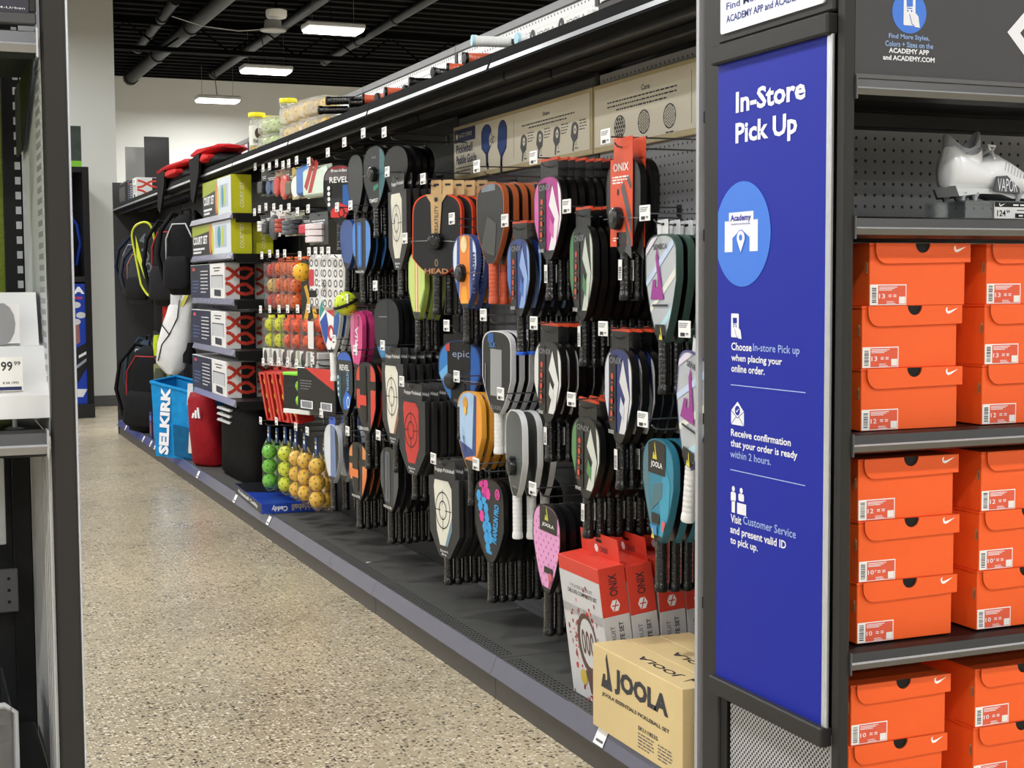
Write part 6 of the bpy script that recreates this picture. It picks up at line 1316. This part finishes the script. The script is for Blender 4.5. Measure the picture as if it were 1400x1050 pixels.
MB().box(LX0+.036, LX1-.050, 0, .012, 1.628, 2.18, M((44, 44, 58), .5)).build('face', hd2, 0); MB().cbox(LX0+.03, LX1-.040, -.003, .014, 1.612, 1.629, M((66, 66, 68), .4), .002).build('bottom_edge', hd2); MB().cbox(LX1-.050, LX1-.040, -.003, .014, 1.629, 2.18, FR, .002).build('side_edge', hd2)
m = MB(); m.text('240077000 | 3/18/24-Urban', .045, .162, 1.632, 1.636, -.0006, SW, .0); m.build('print', hd2, 0)
# white stepped glove stand
gs = thing('glove_stand', 'white stepped display stand with picture card and price card', 'display stand', (0, 2.24, 1.0285), 0)
WST = M((232, 233, 233), .45, var=.02)
b = MB(); xr = 0.1853; xt = 0.1891
z1, z2, z3 = 1.1421-1.0285, 1.1371-1.0285, 1.2254-1.0285
zb_ = 1.0471-1.0285; zm = 1.0806-1.0285
zt_ = 1.1436-1.0285
b.T = Matrix(((0, 1, 0, 0), (1, 0, 0, 0), (0, 0, 1, 0), (0, 0, 0, 1)))
b.prism([(0, zb_), (.20, zb_), (.20, zt_+.008), (.05, zt_+.008), (.0, zm)], -.5, xr, WST, WST); b.build('lower_block', gs, 25)
b = MB(); b.T = Matrix(((0, 1, 0, 0), (1, 0, 0, 0), (0, 0, 1, 0), (0, 0, 0, 1))); b.prism([(.07, zt_+.008), (.19, zt_+.008), (.19, z3+.006), (.11, z3+.006)], -.42, 0.1767, M((206, 208, 210), .45, var=.02), WST); b.build('upper_block', gs, 25)
b = MB(); b.box(-.3, 0.1490, .062, .064, zt_+.012, z3-.012, M((240, 240, 240), .4)); b.flat([(x, z) for x, z in ellipse(0.1229, (zt_+z3)/2+.0, .020, .032, 14)], .0614, M((150, 151, 154), .5)); b.build('picture_card', gs, 0)
b = MB(); sl_ = [(-.3, zm+.008), (0.1472, zm+.008), (0.1472, zt_-.006), (-.3, zt_-.006)]
b.prism(sl_, -.0012, .001, M((240, 240, 238), .4)); xe = 0.1472; b.flat([(-.3, zm+.009), (xe-.002, zm+.009), (xe-.002, zm+.014), (-.3, zm+.014)], -.0016, NAVY)
b.text('99', xe-.030, xe-.014, zt_-.026, zt_-.012, -.0016, INK, .02); b.text('99', xe-.012, xe-.003, zt_-.018, zt_-.012, -.0016, INK, .01); b.text('8 04 1993', xe-.028, xe-.006, zm+.018, zm+.0215, -.0016, INK, .01); b.build('price_card', gs, 0)
kn = MB(); kn.lathe([(.0, 0), (.012, 0), (.014, .003), (.008, .006), (0, .006)], STEEL, (0.1345, .012, .0005), 'z', 14); kn.lathe([(.004, .006), (.004, .02)], STEEL, (0.1345, .012, 0), 'z', 8); kn.build('foot_screw', gs)
# clear trays on the lower shelves
for i, (z, lab) in enumerate(((.4805, 'clear plastic tray with rounded rim on the shelf across the aisle'), )):
    o = thing('clear_tray', lab, 'tray', (.02, 2.27, z), 0); CT = clear_plastic((200, 204, 208), .35, .06, .08)
    t = MB(); t.box(-.35, .10, 0, .003, 0, .13, CT).box(-.35, .10, .003, .25, 0, .003, CT).box(.097, .10, .003, .25, .003, .13, CT); t.build('tray', o, 0); MB().tube([(-.35, -.001, .135), (.09, -.001, .135), (.105, .01, .12), (.105, .01, .01)], .005, M((205, 208, 210), .2), 6).build('rim', o, 60)
    MB().cbox(-.3, .04, .05, .2, .0035, .09, P(60, 60, 62), .008).build('contents', o)
o = thing('price_holder', 'white price card in a clear holder on the low shelf lip across the aisle', 'price tag', (.08, EY-.012, .447), 0); MB().cbox(-.05, -.005, 0, .003, 0, .035, TAGW, .001).build('card', o); MB().cbox(.0, .022, -.004, .003, -.05, .04, M((216, 218, 220), .3), .003).build('holder', o)
q = MB(); lines(q, -.046, -.012, .027, .005, 3, INKG, -.0006, .002, False); q.text('99', -.03, -.012, .004, .011, -.0006, INK, .02); q.build('print', o, 0); o.parent = None
o = thing('pegged_card', 'pale card hanging on the pegboard low across the aisle', 'card', (0.1285, 2.6, 0.8021), 0); MB().cbox(-.12, .008, 0, .004, 0, .16, PANELW, .002).build('card', o)
o = thing('pegged_plate', 'grey slotted plate hanging low on the pegboard across the aisle', 'plate', (0.1536, 2.6, 0.6851), 0); MB().cbox(-.15, .0, 0, .004, 0, .075, M((96, 97, 100), .5), .002).build('plate', o); q = MB(); [q.flat(ellipse(-.015, .018+.02*k, .003, n=8), -.0006, BLACK) for k in range(3)]; q.build('hole_set', o, 0)

# ------------------------------------------------------------------ golf fixture against the pale wall
GYF = 14.25
gf = thing('golf_fixture', 'tall black display fixture with a blue poster against the pale wall', 'rack', (1.62, GYF, 0))
xr = 1.5749; xl = xr-1.3; zt = 2.3593; zs = 1.3336
def gq(mb, name, smooth=35):
    o = mb.build(name, None, smooth); o.parent = gf; o.matrix_parent_inverse = Matrix.Translation((-1.62, -GYF, 0)); return o
gq(MB().box(xr-.06, xr, GYF, 15.5, 0, zt, BLACK), 'side_panel', 0); gq(MB().box(xl, xr-.06, 15.2, 15.24, 0, zt, PEGD), 'back_panel', 0); gq(MB().box(xl, xr-.06, GYF+.01, 15.2, zt-.05, zt, BLACK), 'top_panel', 0); gq(MB().box(xl, xr-.06, GYF+.01, 15.2, zs-.05, zs, CHARD), 'shelf', 0); gq(MB().box(xl, xr, GYF-.05, 15.3, 0, .13, CHARD), 'plinth', 0)
ps = thing('poster_board', 'blue golf bag poster standing in the black fixture', 'poster', (0, GYF+.02, 0), 0)
z0, z1 = 0.1265, 1.2650; xp = 1.5482
MB().box(xl+.05, xp, 0, .02, z0, z1, P(24, 60, 170)).build('board', ps, 0)
m = MB(); m.text('ULTRA', 1.1113, 1.5126, 1.1694, 1.2379, -.001, SW, .05); lines(m, 1.3933, 1.5060, 1.1213, .02, 1, P(190, 60, 80), -.001, .022)
def gpt(pts, c, y): m.flat([p for p in pts], y, P(*c))
gpt([(1.3735, 0.6335), (1.5353, 0.7198), (1.5296, 0.4914), (1.4253, 0.3213), (1.3653, 0.3163)], (40, 36, 44), -.001)
gpt([(1.3757, 0.461), (1.5317, 0.5745), (1.531, 0.5468), (1.3748, 0.4265)], (150, 156, 170), -.002)
gpt([(1.4454, 0.5904), (1.5197, 0.6302), (1.519, 0.6025), (1.4447, 0.5628)], (226, 226, 230), -.002)
gpt([(1.369, 0.1986), (1.4754, 0.1949), (1.5174, 0.2698), (1.3709, 0.2746)], (226, 228, 232), -.001)
for a, b_, r_ in ((103, 417, .03), (112, 431, .03), (104, 437, .035), (100, 447, .03)): pass
for c in ((1.4309, 1.0661), (1.4749, 0.9693), (1.4269, 0.908)): m.flat(ellipse(c[0], c[1], .045, .03, 12), -.002, P(206, 208, 214))
gpt([(1.3937, 0.9085), (1.4539, 0.9282), (1.4618, 0.7144), (1.3876, 0.6677)], (150, 100, 100), -.0015)
m.build('print', ps, 0)
backpack('blue backpack standing on the black fixture above the poster', (1.4275-.17, 14.62, zs), 10, .42, .3, .62, (30, 60, 150), (24, 40, 110), 71)
po = thing('turf_poster', 'small dark green picture with lime border above the black fixture', 'poster', (0, GYF+.1, zt), 0)
xa, xb = 1.2545, 1.5253; h = 2.7469-zt
MB().box(xa, xb, 0, .02, 0.0, h*.16, P(130, 200, 40)).build('lime_border', po, 0); MB().box(xa, xb, .0, .02, h*.16, h, M((44, 58, 50), .6, var=.9, scale=9)).build('picture', po, 0)
